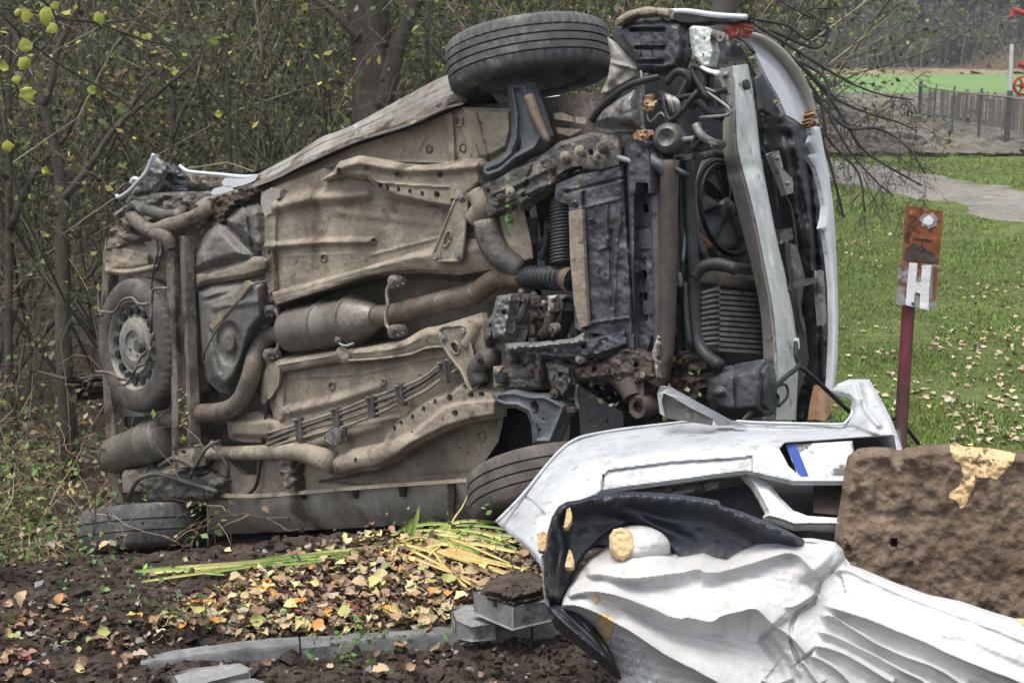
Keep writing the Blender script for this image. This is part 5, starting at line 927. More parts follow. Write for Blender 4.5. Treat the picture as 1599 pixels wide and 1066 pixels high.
def ln_h(X, Y):
    h = -.02+.05*sst(sdf(X, Y, LN)/14)+.005*fbm(X/8, Y/8, 3, 9)
    for (x0, x1, y) in [(982, 1040, 47), (990, 1040, 75), (994, 1038, 97), (1000, 1036, 114)]: h = h-.03*sst((4-np.abs(Y-y))/3)*sst((X-x0)/4)*sst((x1-X)/4)
    for x in (1000, 1018): h = h-ridge(X, Y, [(x, 52), (x+3, 112)], 2, .006, 'soft')
    return h
mk('arch_liner', *relief(LN, ln_h, 1.8, th=.03), M_tray, car, 50)
LR = [(962, 40), (964, 28), (978, 18), (1010, 10), (1046, 14), (1048, 30), (1020, 26), (992, 28), (972, 38)]
mk('arch_rim', *relief(LR, lambda X, Y: .03+.02*sst(sdf(X, Y, LR)/5)-.012*sst((3-np.abs(X-998))/2)-.012*sst((3-np.abs(X-1026))/2), 1.8, th=.03), M_rail, car, 50)
MB().add(bolt(K(968, 35, .05), N, .014, .014)).build('bolt', M_pipe_r, car)
# bay fillers: engine block, brackets and clutter
g = np.random.default_rng(12)
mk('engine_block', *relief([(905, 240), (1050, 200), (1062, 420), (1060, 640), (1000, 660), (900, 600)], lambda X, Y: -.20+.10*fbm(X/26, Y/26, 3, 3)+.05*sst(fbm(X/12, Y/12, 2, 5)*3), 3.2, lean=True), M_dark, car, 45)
BL = [(1072, 118), (1110, 112), (1118, 130), (1128, 160), (1112, 178), (1090, 168), (1078, 150)]
mk('battery_tray', *relief(BL, lambda X, Y: -.05+.03*np.abs(np.sin(X/5.5))+.01*fbm(X/8, Y/8, 2, 2), 1.6, th=.03), M_sub, car, 40)
CUB = [([(786, 546), (850, 540), (850, 608), (788, 610)], .03, M_sub), ([(770, 572), (786, 570), (788, 606), (772, 606)], .05, M_rail), ([(764, 540), (782, 500), (776, 486), (758, 500), (752, 530)], .04, M_sub), ([(776, 462), (800, 458), (802, 470), (792, 530), (770, 528), (766, 500)], .07, M_grey), ([(838, 544), (890, 535), (978, 512), (984, 540), (940, 556), (890, 562), (842, 560)], .06, M_tray),
       ([(788, 536), (838, 534), (895, 528), (914, 516), (918, 536), (890, 542), (790, 552)], .085, M_grey), ([(852, 566), (870, 562), (892, 572), (896, 600), (880, 622), (862, 606), (856, 590)], .05, M_sub), ([(892, 574), (952, 560), (958, 590), (900, 596)], .04, M_brown),
       ([(948, 560), (975, 540), (1000, 545), (1022, 560), (1028, 590), (1006, 598), (985, 604), (960, 596)], .06, M_brown), ([(946, 588), (990, 594), (1010, 590), (1012, 640), (1000, 655), (986, 650), (984, 625), (965, 612)], .05, M_brown), ([(1018, 548), (1028, 520), (1032, 590), (1024, 594)], .07, M_beam_b),
       ([(850, 470), (872, 462), (884, 470), (882, 500), (868, 532), (846, 530)], .0, M_brown), ([(855, 462), (870, 460), (870, 486), (856, 488)], .05, M_beam_b), ([(873, 462), (884, 461), (884, 486), (874, 486)], .05, M_sub), ([(822, 482), (838, 490), (842, 525), (824, 530)], -.02, M_pipe_r), ([(800, 300), (820, 292), (830, 310), (812, 330)], .06, M_sub)]
for i, (pp, h0, m) in enumerate(CUB):
    cx = np.mean([p[0] for p in pp]); cy = np.mean([p[1] for p in pp])
    o = mk('bracket' if i % 3 else 'mounting_block', *relief(pp, lambda X, Y, pp=pp, h0=h0, i=i, cx=cx, cy=cy: h0+.03*sst(sdf(X, Y, pp)/6)+.012*fbm(X/7+i, Y/7, 3, i)-.025*sst((4.5-np.hypot(X-cx-3, Y-cy+4))/2), 1.8, th=.05), m, car, 45)
for l, r, m in [([(816, 452), (806, 480), (796, 515)], .014, M_grey), ([(836, 460), (820, 480), (810, 500)], .016, M_sub), ([(828, 473), (852, 474)], .012, M_grey), ([(840, 478), (848, 492), (856, 496)], .006, M_rub), ([(860, 488), (856, 510), (846, 524)], .02, M_brown), ([(874, 560), (878, 580), (880, 606)], .02, M_sub), ([(902, 600), (900, 622), (904, 640)], .008, M_arm), ([(786, 470), (780, 498)], .02, M_sub), ([(730, 540), (742, 520), (752, 500)], .03, M_floor), ([(752, 600), (745, 578), (758, 560), (772, 560)], .04, M_sub), ([(744, 300), (752, 322), (740, 345)], .04, M_floor),
                ([(910, 545), (935, 552), (960, 546)], .02, M_tray), ([(955, 575), (985, 570), (1010, 575)], .028, M_brown), ([(790, 585), (850, 580)], .03, M_sub)]:
    MB().add(tube([K(x, y, .04) for x, y in l], r, 10, 5)).build('linkage', m, car, 180)
MB().add(lathe(K(996, 636, .1), N, [(.02, -.06), (.022, .0), (.036, .004), (.042, -.01), (.04, -.06)], 20)).add(tube([K(985, 600, .06), K(990, 622, .08)], [.05, .035], 12, 3)).build('towing_eye', M_brown, car, 60)
for x, y in [(824, 562), (800, 560), (870, 545), (748, 560), (829, 575), (960, 580), (1006, 585), (905, 560), (903, 236), (880, 245), (940, 232), (860, 262), (795, 300), (780, 310)]: MB().add(bolt(K(x, y, .085), N, .012, .012)).add(lathe(K(x, y, .082), N, [(.0001, .003), (.018, .002), (.02, -.01)], 14)).build('bolt', M_rail if (x+y) % 2 else M_brown, car)
mk('mud_clump', *relief([(1040, 565), (1060, 548), (1082, 560), (1092, 590), (1096, 640), (1060, 655), (1030, 660), (1036, 610)], lambda X, Y: -.04+.05*fbm(X/9, Y/9, 4, 2), 2.2, th=.06), M_mud, car, 60)
g = np.random.default_rng(14); Q_ = np.array([K(x, y, h) for x, y, h in zip(g.uniform(890, 1095, 120), g.uniform(560, 665, 120), g.uniform(0, .04, 120))]); V, Q = leafquads(Q_, .03, g)
mk('caught_leaves', V, Q, M_foli, car, 180, col_attr=np.repeat(pick([(.10, .16, .05), (.2, .17, .09), (.12, .08, .05), (.35, .3, .2)], 120, g), 4, 0)).__setitem__('kind', 'stuff')
mk('caught_leaves', *leafquads(np.array([K(x, y, .09) for x, y in zip(g.normal(796, 4, 26), g.normal(338, 16, 26))]), .026, g), M_foli, car, 180, col_attr=(.12, .24, .07)).__setitem__('kind', 'stuff')
# washer bottle
WB = [(1100, 588), (1120, 574), (1160, 566), (1194, 560), (1200, 600), (1196, 650), (1150, 656), (1112, 650), (1096, 625)]
mk('washer_bottle', *relief(WB, lambda X, Y: -.08+.09*sst(sdf(X, Y, WB)/20)-ridge(X, Y, [(1146, 570), (1150, 650)], 4, .015, 'soft')+.02*sst((14-np.hypot(X-1122, (Y-612)*1.5))/10)+.004*fbm(X/12, Y/12, 3, 3), 2, th=.05), M_tray, car, 60)
# fan, radiator frame, intercooler: they face forward, seen at a slant
RK = lambda x, y, u: R(x, y, u)
fc = RK(1131, 327, .52); _, fu, fv = frame(A)
MB().add(lathe(fc, A, [(.150, -.02), (.158, .025), (.168, .028), (.172, .0), (.165, -.03)], 48, True)).build('fan_shroud', M_rub, car, 50)
MB().add(lathe(fc, A, [(.172, -.01), (.178, .015), (.19, .012), (.20, -.02)], 48)).build('fan_shroud_edge', M_tray, car, 50)
for k in range(7):
    a = k*2*PI/7+.2; mb = []; P4 = []
    for j, (r, w, tw) in enumerate([(.035, .25, .02), (.08, .36, .022), (.12, .42, .018), (.145, .40, .012)]):
        for s_i, s in enumerate((-1, 0, 1)): aa = a+s*w+.25*r/.145; P4.append(fc+(fu*math.cos(aa)+fv*math.sin(aa))*r+A*(s*tw+.006*(1-s*s)))
    P4 = np.array(P4); q = np.arange(12).reshape(4, 3); Q = np.stack([q[:-1, :-1], q[1:, :-1], q[1:, 1:], q[:-1, 1:]], -1).reshape(-1, 4)
    o = mk('fan_blade', P4, Q, M_arm, car, 180); sm = o.modifiers.new('s', 'SOLIDIFY'); sm.thickness = .003
MB().add(lathe(fc, A, [(.0001, .03), (.03, .028), (.042, .015), (.045, -.03)], 28)).build('fan_motor', M_tray, car, 50)
for i, l in enumerate([[(1078, 250), (1074, 300), (1078, 360), (1090, 410)], [(1096, 244), (1118, 240), (1140, 246)], [(1068, 300), (1070, 350), (1066, 410)], [(1056, 260), (1057, 340), (1058, 430)], [(1092, 420), (1110, 412), (1150, 416), (1180, 420)], [(1090, 250), (1082, 280), (1086, 340), (1098, 396), (1120, 410)], [(1070, 440), (1072, 490), (1078, 540)], [(1186, 250), (1190, 300), (1200, 360)], [(1140, 250), (1160, 262), (1172, 290)]]):
    MB().add(tube([RK(x, y, .60+.01*(i % 3)) for x, y in l], [.010, .014, .008][i % 3], 8, 5)).build('loom_hose', [M_rub, M_sub, M_tray][i % 3], car, 180)
g = np.random.default_rng(77)
for i in range(18):
    x = g.uniform(1000, 1120); y = g.uniform(140, 260) if i < 16 else g.uniform(420, 560); P_ = [(x+g.normal(0, 14)*k, y+g.normal(0, 16)*k) for k in (0, 1, 1.6, 2)]
    if y > 300: P_ = [(1040+(p[0]-1040)*.4, p[1]) for p in P_]
    MB().add(tube([K(a, b, .0+.01*(i % 4)) for a, b in P_], g.uniform(.004, .011), 7, 4)).build('wiring', [M_rub, M_sub, M_dark, M_brown, M_grey][i % 5], car, 180)
for i in range(26):
    x = g.uniform(775, 1010); y = g.uniform(455, 640)
    if 893 < x and y < 520 or (x < 860 and y > 600): continue
    if i % 2: bevel(MB().add(box(K(x, y, .06+g.uniform(0, .03)), g.uniform(.012, .045), g.uniform(.012, .04), g.uniform(.02, .05), A, N, Wv)).build('casting_lug', [M_sub, M_brown, M_tank, M_dark][i % 4], car), .003)
    else: MB().add(lathe(K(x, y, .07), N, [(.0001, .018), (.010, .018), (.011, .008), (.019, .006), (.02, -.02)], 10)).build('bolt', [M_sub, M_sub, M_brown][i % 3], car, 40)
MB().add(plate([(1060, 235), (1200, 225), (1240, 400), (1240, 580), (1060, 560)], .44, .02, mp=R)).build('radiator', M_dark, car)
for i in range(22): MB().add(tube([RK(1066, 246+i*8.5, .455), RK(1090, 246+i*8.5, .455)], .003, 4, 1)).build('radiator_fin', M_sub, car)
MB().add(tube([RK(1060, 432, .56), RK(1082, 432, .56), RK(1120, 436, .56), RK(1190, 444, .56)], [.034, .028, .027, .027], 16, 3)).build('intercooler_pipe', M_pipe, car, 180)
IC0 = [(1093, 456), (1122, 448), (1124, 542), (1098, 544)]; bevel(MB().add(plate(IC0, .58, .07, mp=R)).build('intercooler_tank', M_sub, car), .008)
for i in range(11): MB().add(tube([RK(1094, 458+i*8, .585), RK(1110, 453+i*8.4, .592), RK(1123, 452+i*8.4, .588)], .006, 6, 3)).build('tank_rib', M_grey, car, 180)
MB().add(plate([(1123, 450), (1200, 456), (1200, 548), (1123, 544)], .57, .06, mp=R)).build('intercooler_core', M_dark, car)
for i in range(12): y = 453+i*8.2; bevel(MB().add(plate([(1123, y), (1200, y+5), (1200, y+10), (1123, y+5)], .588, .03, mp=R)).build('intercooler_fin', M_fin, car), .0015)
for i, (pp, u, m) in enumerate([([(1060, 240), (1130, 236), (1132, 246), (1060, 250)], .5, M_fin), ([(1058, 480), (1075, 480), (1076, 545), (1058, 548)], .5, M_dark), ([(1068, 560), (1090, 552), (1100, 575), (1075, 590)], .5, M_sub), ([(1088, 262), (1110, 262), (1100, 300), (1090, 310)], .5, M_tray), ([(1060, 350), (1072, 350), (1072, 420), (1060, 420)], .5, M_sub)]): bevel(MB().add(plate(pp, u, .03, mp=R)).build('cooler_bracket', m, car), .003)
MB().add(tube([RK(1088, 362, .56), RK(1096, 372, .56), RK(1110, 384, .56)], .009, 6)).add(tube([RK(1086, 366, .56), RK(1094, 378, .56), RK(1108, 386, .56)], .006, 6)).build('copper_leads', M_copper, car, 180)
# crash beam: two faces meeting on a bent ridge
rid = [(1143, 103), (1149, 170), (1153, 235), (1170, 300), (1184, 360), (1196, 420), (1207, 480), (1214, 560), (1212, 655)]
lft = [(1126, 108), (1132, 172), (1134, 240), (1148, 300), (1162, 355), (1178, 420), (1192, 492), (1196, 580), (1194, 655)]
rgt = [(1166, 100), (1177, 172), (1185, 240), (1196, 300), (1212, 380), (1224, 430), (1236, 492), (1243, 560), (1240, 655)]
bump_ = lambda t, s: .0015*fbm(s*16, t*3, 3, 2)*np.sin(t*PI)-.010*np.exp(-((s-.29)/.02)**2)
o = mk('crash_beam', *strip(lft, rid, 6, 110, lambda t, s: bump_(t, s), .66, .735, mp=R, th=.01), M_beam_b, car, 50)
mk('beam_face', *strip(rid, rgt, 12, 110, lambda t, s: bump_(t, s)+.008*np.sin(t*PI)-.016*np.exp(-((s-.22)/.05)**2)*np.sin(t*PI)**2-.014*np.exp(-((s-.5)/.10)**2-((t-.35)/.13)**2)+.006*np.sin(s*40)*np.exp(-((s-.32)/.1)**2)*np.sin(t*PI), .735, .70, mp=R, th=.012), M_beam, o, 50)
mk('beam_back', *strip(rgt, [(x+3, y+2) for x, y in rgt], 3, 40, None, .70, .62, mp=R, th=.01), M_beam, o, 50)
for x, y, u in [(1167, 132, .735)]: MB().add(lathe(RK(x, y, u), A, [(.0001, .004), (.012, .005), (.018, .002), (.018, -.01)], 16)).build('beam_hole_shade', M_dark, o, 40)  # black disc laid on the beam as the shade of a bolt hole
bp_ = bevel(MB().add(plate([(1118, 122), (1126, 108), (1138, 108), (1146, 125), (1148, 170), (1134, 176), (1128, 150)], .755, .02, mp=R)).build('beam_mount', M_beam_b, car), .004)
for x, y in [(1132, 118), (1137, 165), (1133, 144)]: MB().add(bolt(RK(x, y, .757), A, .013, .016)).build('bolt', M_grey, bp_)
o = bevel(MB().add(plate([(1190, 585), (1200, 578), (1210, 582), (1208, 604), (1192, 600)], .745, .02, mp=R)).build('beam_lug', M_sub, car), .004); MB().add(bolt(RK(1200, 588, .748), A, .016, .02)).build('bolt', M_pipe_r, o)
# bracket above the beam
BR = [(1076, 44), (1082, 40), (1104, 42), (1112, 52), (1128, 54), (1130, 62), (1112, 64), (1116, 80), (1110, 104), (1096, 106), (1082, 88), (1078, 66)]
mk('beam_end_bracket', *relief(BR, lambda X, Y: .02+.02*sst(sdf(X, Y, BR)/4)+.006*fbm(X/8, Y/8, 2, 2), 1.4, th=.03, holes=[circ(1098, 87, 2, 4, 8), circ(1100, 60, 2, 3, 8)]), M_beam, car, 50)
MB().add(tube([K(1114, 56, .04), K(1128, 58, .04)], .018, 12, 1)).add(lathe(K(1128, 59, .045), N, [(.006, .012), (.014, .012), (.018, 0)], 12)).build('tow_sleeve', M_grey, car, 40)
MB().add(tube([K(1096, 105, .03), K(1108, 112, .03), K(1124, 116, .03)], .010, 8)).build('bracket_strut', M_beam, car, 180)
# head lamp edge at the very top
HL = [(1045, 18), (1060, 16), (1100, 20), (1140, 24), (1166, 27), (1164, 34), (1150, 38), (1110, 36), (1078, 40), (1058, 38), (1046, 30)]
mk('headlamp', *relief(HL, lambda X, Y: -.02+.03*sst(sdf(X, Y, HL)/4), 1.5, th=.05), M_dark, car, 50)
MB().add(tube([K(1046, 18, .0), K(1075, 18, .01), (K(1120, 24, .01)), K(1166, 27, .0)], .009, 8)).build('headlamp_trim', M_white, car, 180)
mk('indicator_lamp', *relief([(1132, 42), (1150, 36), (1163, 36), (1162, 48), (1156, 58), (1144, 60), (1132, 58)], lambda X, Y: -.02+.015*fbm(X/5, Y/5, 2, 2), 1.4, th=.05), M_red, car, 60)
for l in ([(1050, 22), (1050, 34)], [(1130, 50), (1112, 62)], [(1150, 58), (1165, 66), (1178, 84)]): MB().add(tube([K(x, y, -.01) for x, y in l], .006, 6, 2)).build('lamp_wire', M_rub, car, 180)
# bumper cover: white curved corner on top, thin strip down the right side, black plastic inside
BK = [(1112, 66), (1140, 64), (1160, 76), (1172, 100), (1190, 135), (1212, 165), (1232, 190), (1262, 200), (1268, 240), (1276, 300), (1292, 380), (1300, 460), (1304, 560), (1298, 655), (1236, 660), (1246, 560), (1238, 480), (1216, 380), (1198, 300), (1186, 230), (1180, 165), (1168, 98), (1130, 95)]
def bk_h(X, Y):
    D, T, S = dseg(X, Y, rgt); h = .53+.03*fbm(X/24, Y/30, 3, 2)-.16*sst((45-D)/35)*(Y > 100)+.10*sst((sdf(X, Y, BK)-0)/14)*0
    h = h-ridge(X, Y, [(1262, 255), (1278, 420), (1282, 640)], 5, .02, 'soft')+ridge(X, Y, [(1236, 200), (1262, 330), (1272, 480)], 8, .02, 'soft'); return h
mk('bumper_inner_plastic', *relief(BK, bk_h, 2.8, mp=R, lean=True), M_dark, car, 45)
WT = [(1150, 56), (1162, 52), (1186, 60), (1212, 78), (1234, 102), (1250, 128), (1262, 156), (1270, 184), (1262, 192), (1254, 196), (1240, 186), (1228, 180), (1216, 152), (1196, 118), (1184, 92), (1176, 78), (1160, 68)]
def wt_h(X, Y):
    D, T, S = dseg(X, Y, [(1158, 52), (1186, 60), (1212, 78), (1234, 102), (1250, 128), (1262, 156), (1271, 186)]); return .68-.02*sst(D/8)+.015*sst((D-16)/10)
o = mk('bumper_cover', *relief(WT, wt_h, 1.7, mp=R, th=.012), M_white, car, 60)
MB().add(tube([RK(x, y, .68) for x, y in [(1160, 52), (1186, 59), (1212, 77), (1234, 101), (1251, 128), (1263, 156), (1272, 186)]], [.008, .014, .018, .02, .02, .018, .012], 12, 6)).build('bumper_lip', M_beam_b, o, 180)
ST = [(1264, 196), (1280, 198), (1285, 224), (1294, 270), (1302, 330), (1306, 400), (1309, 480), (1308, 560), (1303, 606), (1298, 640), (1292, 642), (1297, 590), (1300, 520), (1299, 450), (1294, 400), (1288, 362), (1282, 356), (1286, 340), (1288, 322), (1284, 296), (1274, 262), (1261, 242), (1274, 240), (1270, 232), (1264, 222), (1268, 212)]
mk('bumper_cover', *relief(ST, lambda X, Y: .64+.003*fbm(X/30, Y/60, 2, 4)+.006*sst(sdf(X, Y, ST)/6), 1.7, mp=R, th=.02), M_white, car, 60)
mk('broken_lamp', *relief([(1261, 188), (1268, 182), (1269, 170), (1275, 168), (1278, 180), (1278, 192), (1273, 198), (1264, 197)], lambda X, Y: .69+.02*fbm(X/4, Y/4, 3, 2), 1.4, mp=R, th=.04), M_orange, car, 60)
MB().add(tube([RK(x, y, .66) for x, y in [(1252, 130), (1262, 138), (1266, 148), (1270, 168)]], .006, 6)).build('bent_wire', M_white, car, 180)
mk('side_lamp', *relief([(1272, 655), (1276, 625), (1282, 600), (1292, 606), (1300, 620), (1300, 640), (1290, 657)], lambda X, Y: .68+.02*sst((X-1275)/14), 1.6, mp=R, th=.03), M_orange, car, 50)
for pp, u, m in [([(1203, 240), (1216, 236), (1222, 262), (1236, 276), (1238, 300), (1228, 304), (1218, 275)], .66, M_grey), ([(1216, 360), (1236, 356), (1238, 372), (1218, 380)], .62, M_sub), ([(1228, 440), (1262, 434), (1278, 434), (1278, 440), (1250, 448), (1230, 452)], .66, M_sub), ([(1280, 422), (1286, 424), (1290, 500), (1284, 508), (1280, 460)], .66, M_grey), ([(1232, 380), (1244, 384), (1256, 430), (1250, 480), (1258, 520), (1248, 500), (1240, 430)], .62, M_sub), ([(1238, 500), (1256, 496), (1262, 560), (1240, 640), (1244, 560)], .6, M_dark), ([(1196, 105), (1206, 120), (1208, 180), (1190, 170), (1186, 120)], .58, M_tray)]:
    bevel(MB().add(plate(pp, u, .02, mp=R)).build('bumper_bracket', m, car), .003)
for x, y in [(1214, 247), (1230, 286)]: MB().add(bolt(RK(x, y, .665), A, .009, .01)).build('bolt', M_fin, car)
for l in ([(1186, 230), (1205, 260), (1214, 330)], [(1222, 300), (1236, 330), (1244, 400), (1240, 470)], [(1214, 400), (1230, 430), (1244, 480)]): MB().add(tube([RK(x, y, .6) for x, y in l], .006, 6)).build('bumper_strap', M_rub, car, 180)
for l in ([(1228, 372), (1234, 440), (1232, 455)], [(1205, 605), (1226, 600), (1230, 618), (1216, 634)], [(1210, 612), (1216, 622), (1208, 640)]): MB().add(tube([RK(x, y, .74) for x, y in l], .005, 6)).build('wiring', M_rub, car, 180)
for l in ([(1243, 530), (1243, 555), (1246, 572), (1225, 590), (1195, 620), (1160, 657)], [(1246, 572), (1262, 582), (1290, 608), (1326, 642)]):
    MB().add(tube([RK(x, y, .78+.001*(y-530)*.3) for x, y in l], .0085, 8, 5)).build('hanging_cable', M_rub, car, 180)
MB().add(tube([RK(1243, 528, .78), RK(1244, 545, .78)], .011, 10, 1)).build('cable_sleeve', M_white, car, 40)
MB().add(tube([RK(x, y, .72) for x, y in [(1392, 652), (1408, 660), (1420, 674), (1434, 692)]], .008, 8)).build('hanging_cable', M_rub, car, 180)
mk('mud_clump', *relief([(100, 592), (112, 585), (140, 586), (150, 600), (140, 622), (122, 626), (104, 612)], lambda X, Y: .0+.08*fbm(X/7, Y/7, 4, 2), 2, th=.1), M_mud, car, 60)
MB().add(tube([K(60, 580, 0), K(110, 592, .0), K(160, 586, .0), K(200, 588, .05)], [.008, .012, .010, .006], 6, 5)).build('stuck_stick', M_bark, car, 180)
# ================================================================== SIGN
SGo = at(1436, 400, 5.2); SGn = norm(np.array([-.10, -.99, .06])); SP = plane_map(SGo, SGn)
b = base(1402, 745, 5.2, 0)
sg = thing('hydrant_sign', 'rusty sign on a red post with a white letter H beside the bumper', 'sign', b)
MB().add(tube([np.array(b)+[0, 0, -.1], SP(1408, 690, 0)-SGn*.03, SP(1421, 480, 0)-SGn*.03, SP(1428, 400, 0)-SGn*.03, SP(1436, 330, 0)-SGn*.03], [.025, .025, .0235, .022, .02], 18, 3)).build('post', M_post, sg, 60)
def wavy(a, s): return lambda X, Y: a*fbm(X/18, Y/18, 3, s)
pt = mk('sign_plate', *relief([(1414, 321), (1440, 324), (1473, 330), (1470, 370), (1466, 414), (1436, 411), (1409, 408), (1411, 365)], wavy(.004, 2), 2, mp=SP, th=.004), M_rust, sg, 40)
mk('white_burst', *relief([(1437, 338), (1443, 333), (1450, 335), (1457, 331), (1461, 337), (1466, 341), (1462, 347), (1464, 352), (1456, 354), (1450, 358), (1446, 353), (1439, 354), (1440, 348), (1435, 344)], lambda X, Y: .0022+wavy(.004, 2)(X, Y), 1.5, mp=SP, th=.002), M_gpaint, pt, 40)
mk('white_burst_core', *relief([(1442, 341), (1450, 336), (1458, 342), (1456, 350), (1448, 352), (1441, 348)], lambda X, Y: .0035+wavy(.004, 2)(X, Y), 1.5, mp=SP, th=.002), M_wpaint, pt, 40)
def stroke(pts, w, h, nm, m, par, mp=SP):
    for (x0, y0), (x1, y1) in zip(pts[:-1], pts[1:]):
        l = math.hypot(x1-x0, y1-y0); nx, ny = -(y1-y0)/l*w, (x1-x0)/l*w; h += .0004
        MB().add(plate([(x0+nx, y0+ny), (x1+nx, y1+ny), (x1-nx, y1-ny), (x0-nx, y0-ny)], h, .002, mp=mp)).build(nm, m, par)
stroke([(1418, 335), (1431, 338), (1418, 352), (1430, 355)], 1.3, .0045, 'letter_stroke', M_brown, pt)
stroke([(1425, 371), (1455, 376)], 1.2, .0045, 'letter_stroke', M_brown, pt); stroke([(1440, 374), (1438, 392)], 1.0, .005, 'letter_stroke', M_brown, pt)
mk('rust_patch', *relief([(1415, 388), (1424, 380), (1440, 384), (1450, 392), (1464, 398), (1465, 410), (1436, 408), (1412, 405)], lambda X, Y: .003+wavy(.004, 2)(X, Y), 2, mp=SP, th=.002), M_brown, pt, 40)
p2 = mk('sign_plate', *relief([(1404, 410), (1436, 412), (1466, 415), (1463, 450), (1461, 483), (1430, 480), (1399, 475), (1401, 440)], lambda X, Y: .006+.003*fbm(X/18, Y/18, 3, 4), 2, mp=SP, th=.004), M_gpaint, sg, 40)
mk('red_stripe', *relief([(1457, 416), (1465, 417), (1461, 466), (1456, 468)], lambda X, Y: .0095+.003*fbm(X/18, Y/18, 3, 4), 2, mp=SP, th=.002), M_rust, p2, 40)
mk('letter_h', *relief([(1420, 410), (1433, 411), (1430, 441), (1438, 442), (1440, 415), (1455, 414), (1451, 450), (1450, 484), (1436, 481), (1437, 458), (1429, 456), (1426, 479), (1414, 476), (1417, 440)], lambda X, Y: .0105+.003*fbm(X/18, Y/18, 3, 4), 1.6, mp=SP, th=.003), M_wpaint, p2, 40)
for x, y in [(1435, 412), (1438, 325), (1425, 474)]: MB().add(bolt(SP(x, y, .008), SGn, .006, .006)).build('bolt', M_brown, sg)
# ================================================================== DETACHED BUMPER
Bo = at(1100, 720, 4.25); Bn = norm(np.array([-.12, -.62, .78])); BP = plane_map(Bo, Bn)
bmp = thing('detached_bumper', 'scuffed white bumper torn off and lying in front of the overturned car', 'car bumper', tuple(BP(1000, 800, -.2)))
B1 = [(775, 815), (795, 795), (816, 773), (845, 738), (868, 711), (883, 696), (910, 685), (943, 675), (1000, 667), (1060, 660), (1120, 654), (1150, 657), (1180, 659), (1250, 661), (1310, 662), (1322, 657), (1330, 645), (1331, 626), (1326, 620), (1308, 616), (1299, 609), (1306, 600), (1326, 592), (1358, 592), (1372, 616), (1390, 650), (1402, 680), (1412, 710), (1420, 745), (1400, 752), (1320, 756), (1240, 756), (1190, 745), (1165, 739), (1110, 746), (1040, 756), (985, 763), (940, 770), (915, 790), (895, 820), (870, 870), (850, 895), (842, 880), (826, 860), (806, 841), (790, 828)]
WIN = [(1217, 700), (1226, 690), (1300, 685), (1396, 678), (1402, 712), (1408, 738), (1340, 742), (1252, 744), (1232, 728)]
def b1h(X, Y):
    d = sdf(X, Y, B1); top = dseg(X, Y, [(775, 815), (816, 773), (883, 696), (943, 675), (1120, 654), (1320, 661)])[0]
    h = -.05+.06*sst(top/45)+.012*sst(d/6) + .004*fbm(X/40, Y/25, 3, 2)
    h = h-.012*sst((2.2-dseg(X, Y, [(816, 773), (830, 783), (849, 802)])[0])/1.5)-.010*sst((2-dseg(X, Y, [(942, 742), (940, 772)])[0])/1.5)
    low = dseg(X, Y, [(942, 742), (950, 733), (1050, 720), (1165, 713)]); h = h-.010*sst((low[0]*low[2]*-1)/3)*(X > 941)*(X < 1175)*sst((Y-700)/4)
    h = h-ridge(X, Y, [(1150, 668), (1250, 672), (1330, 668), (1385, 690)], 7, .014, 'soft')-.03*sst((X-1300)/60)*sst((660-Y)/30)+ridge(X, Y, [(1340, 600), (1352, 640), (1372, 664)], 7, .012, 'soft')
    h = h-ridge(X, Y, [(1200, 668), (1206, 690)], 3, .006, 'soft')*np.abs(np.sin(Y/1.6))
    return h - .05*sst((850-X)/80)
sh = mk('bumper_shell', *relief(B1, b1h, 2.2, mp=BP, th=.006, holes=[WIN]), M_bumper, bmp, 50)
MB().add(tube([BP(x, y, -.048) for x, y in [(775, 815), (816, 773), (883, 696), (943, 675), (1060, 660), (1120, 654)]], .006, 8, 5)).build('rolled_edge', M_bumper, bmp, 180)
MB().add(tube([BP(x, y, -.035) for x, y in [(1150, 657), (1180, 659), (1250, 661), (1310, 662), (1322, 657), (1330, 645), (1331, 626)]], .004, 8, 5)).build('rolled_edge', M_white, bmp, 180)
MB().add(plate([(1205, 680), (1405, 670), (1415, 750), (1235, 752)], -.075, .01, mp=BP)).build('recess_shade_plate', M_dark, bmp)  # black back plate behind the window, painting the recess in shade
PLB = plane_map(BP(1290, 722, -.02), norm(np.array([-.2, -.8, .55])))
npl = bevel(MB().add(plate([(1228, 694), (1330, 689), (1340, 744), (1252, 755)], 0, .006, mp=PLB)).build('number_plate', M_plate, bmp))
MB().add(plate([(1227.5, 694.5), (1243, 693.5), (1266, 751), (1252, 752.5)], .003, .002, mp=PLB)).build('blue_band', M_blue, npl)
mk('bumper_lower_lip', *strip([(945, 773), (1040, 760), (1110, 750), (1165, 744)], [(955, 782), (1050, 772), (1110, 764), (1168, 752)], 5, 40, lambda t, s: .01*np.sin(t*PI)+.006*fbm(s*20, t*3, 3, 3), -.06, -.08, mp=BP, th=.01), M_sub, bmp, 50)
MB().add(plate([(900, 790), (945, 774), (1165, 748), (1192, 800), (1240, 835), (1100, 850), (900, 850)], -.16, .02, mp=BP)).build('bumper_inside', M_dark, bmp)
for pp in ([(1098, 756), (1108, 752), (1122, 752), (1120, 760), (1104, 764)], [(1050, 768), (1085, 762), (1084, 766), (1052, 772)]): bevel(MB().add(plate(pp, -.05, .006, mp=BP)).build('clip', M_fin, bmp))
ST2 = [(1154, 740), (1168, 736), (1180, 744), (1204, 758), (1220, 778), (1240, 797), (1262, 805), (1306, 808), (1340, 806), (1340, 822), (1262, 822), (1240, 823), (1215, 814), (1190, 808), (1196, 800), (1186, 780), (1172, 756)]
mk('bumper_strut', *relief(ST2, lambda X, Y: -.05+.022*sst(sdf(X, Y, ST2)/7)+.003*fbm(X/10, Y/10, 3, 4), 1.7, mp=BP, th=.02), M_beam, bmp, 60)
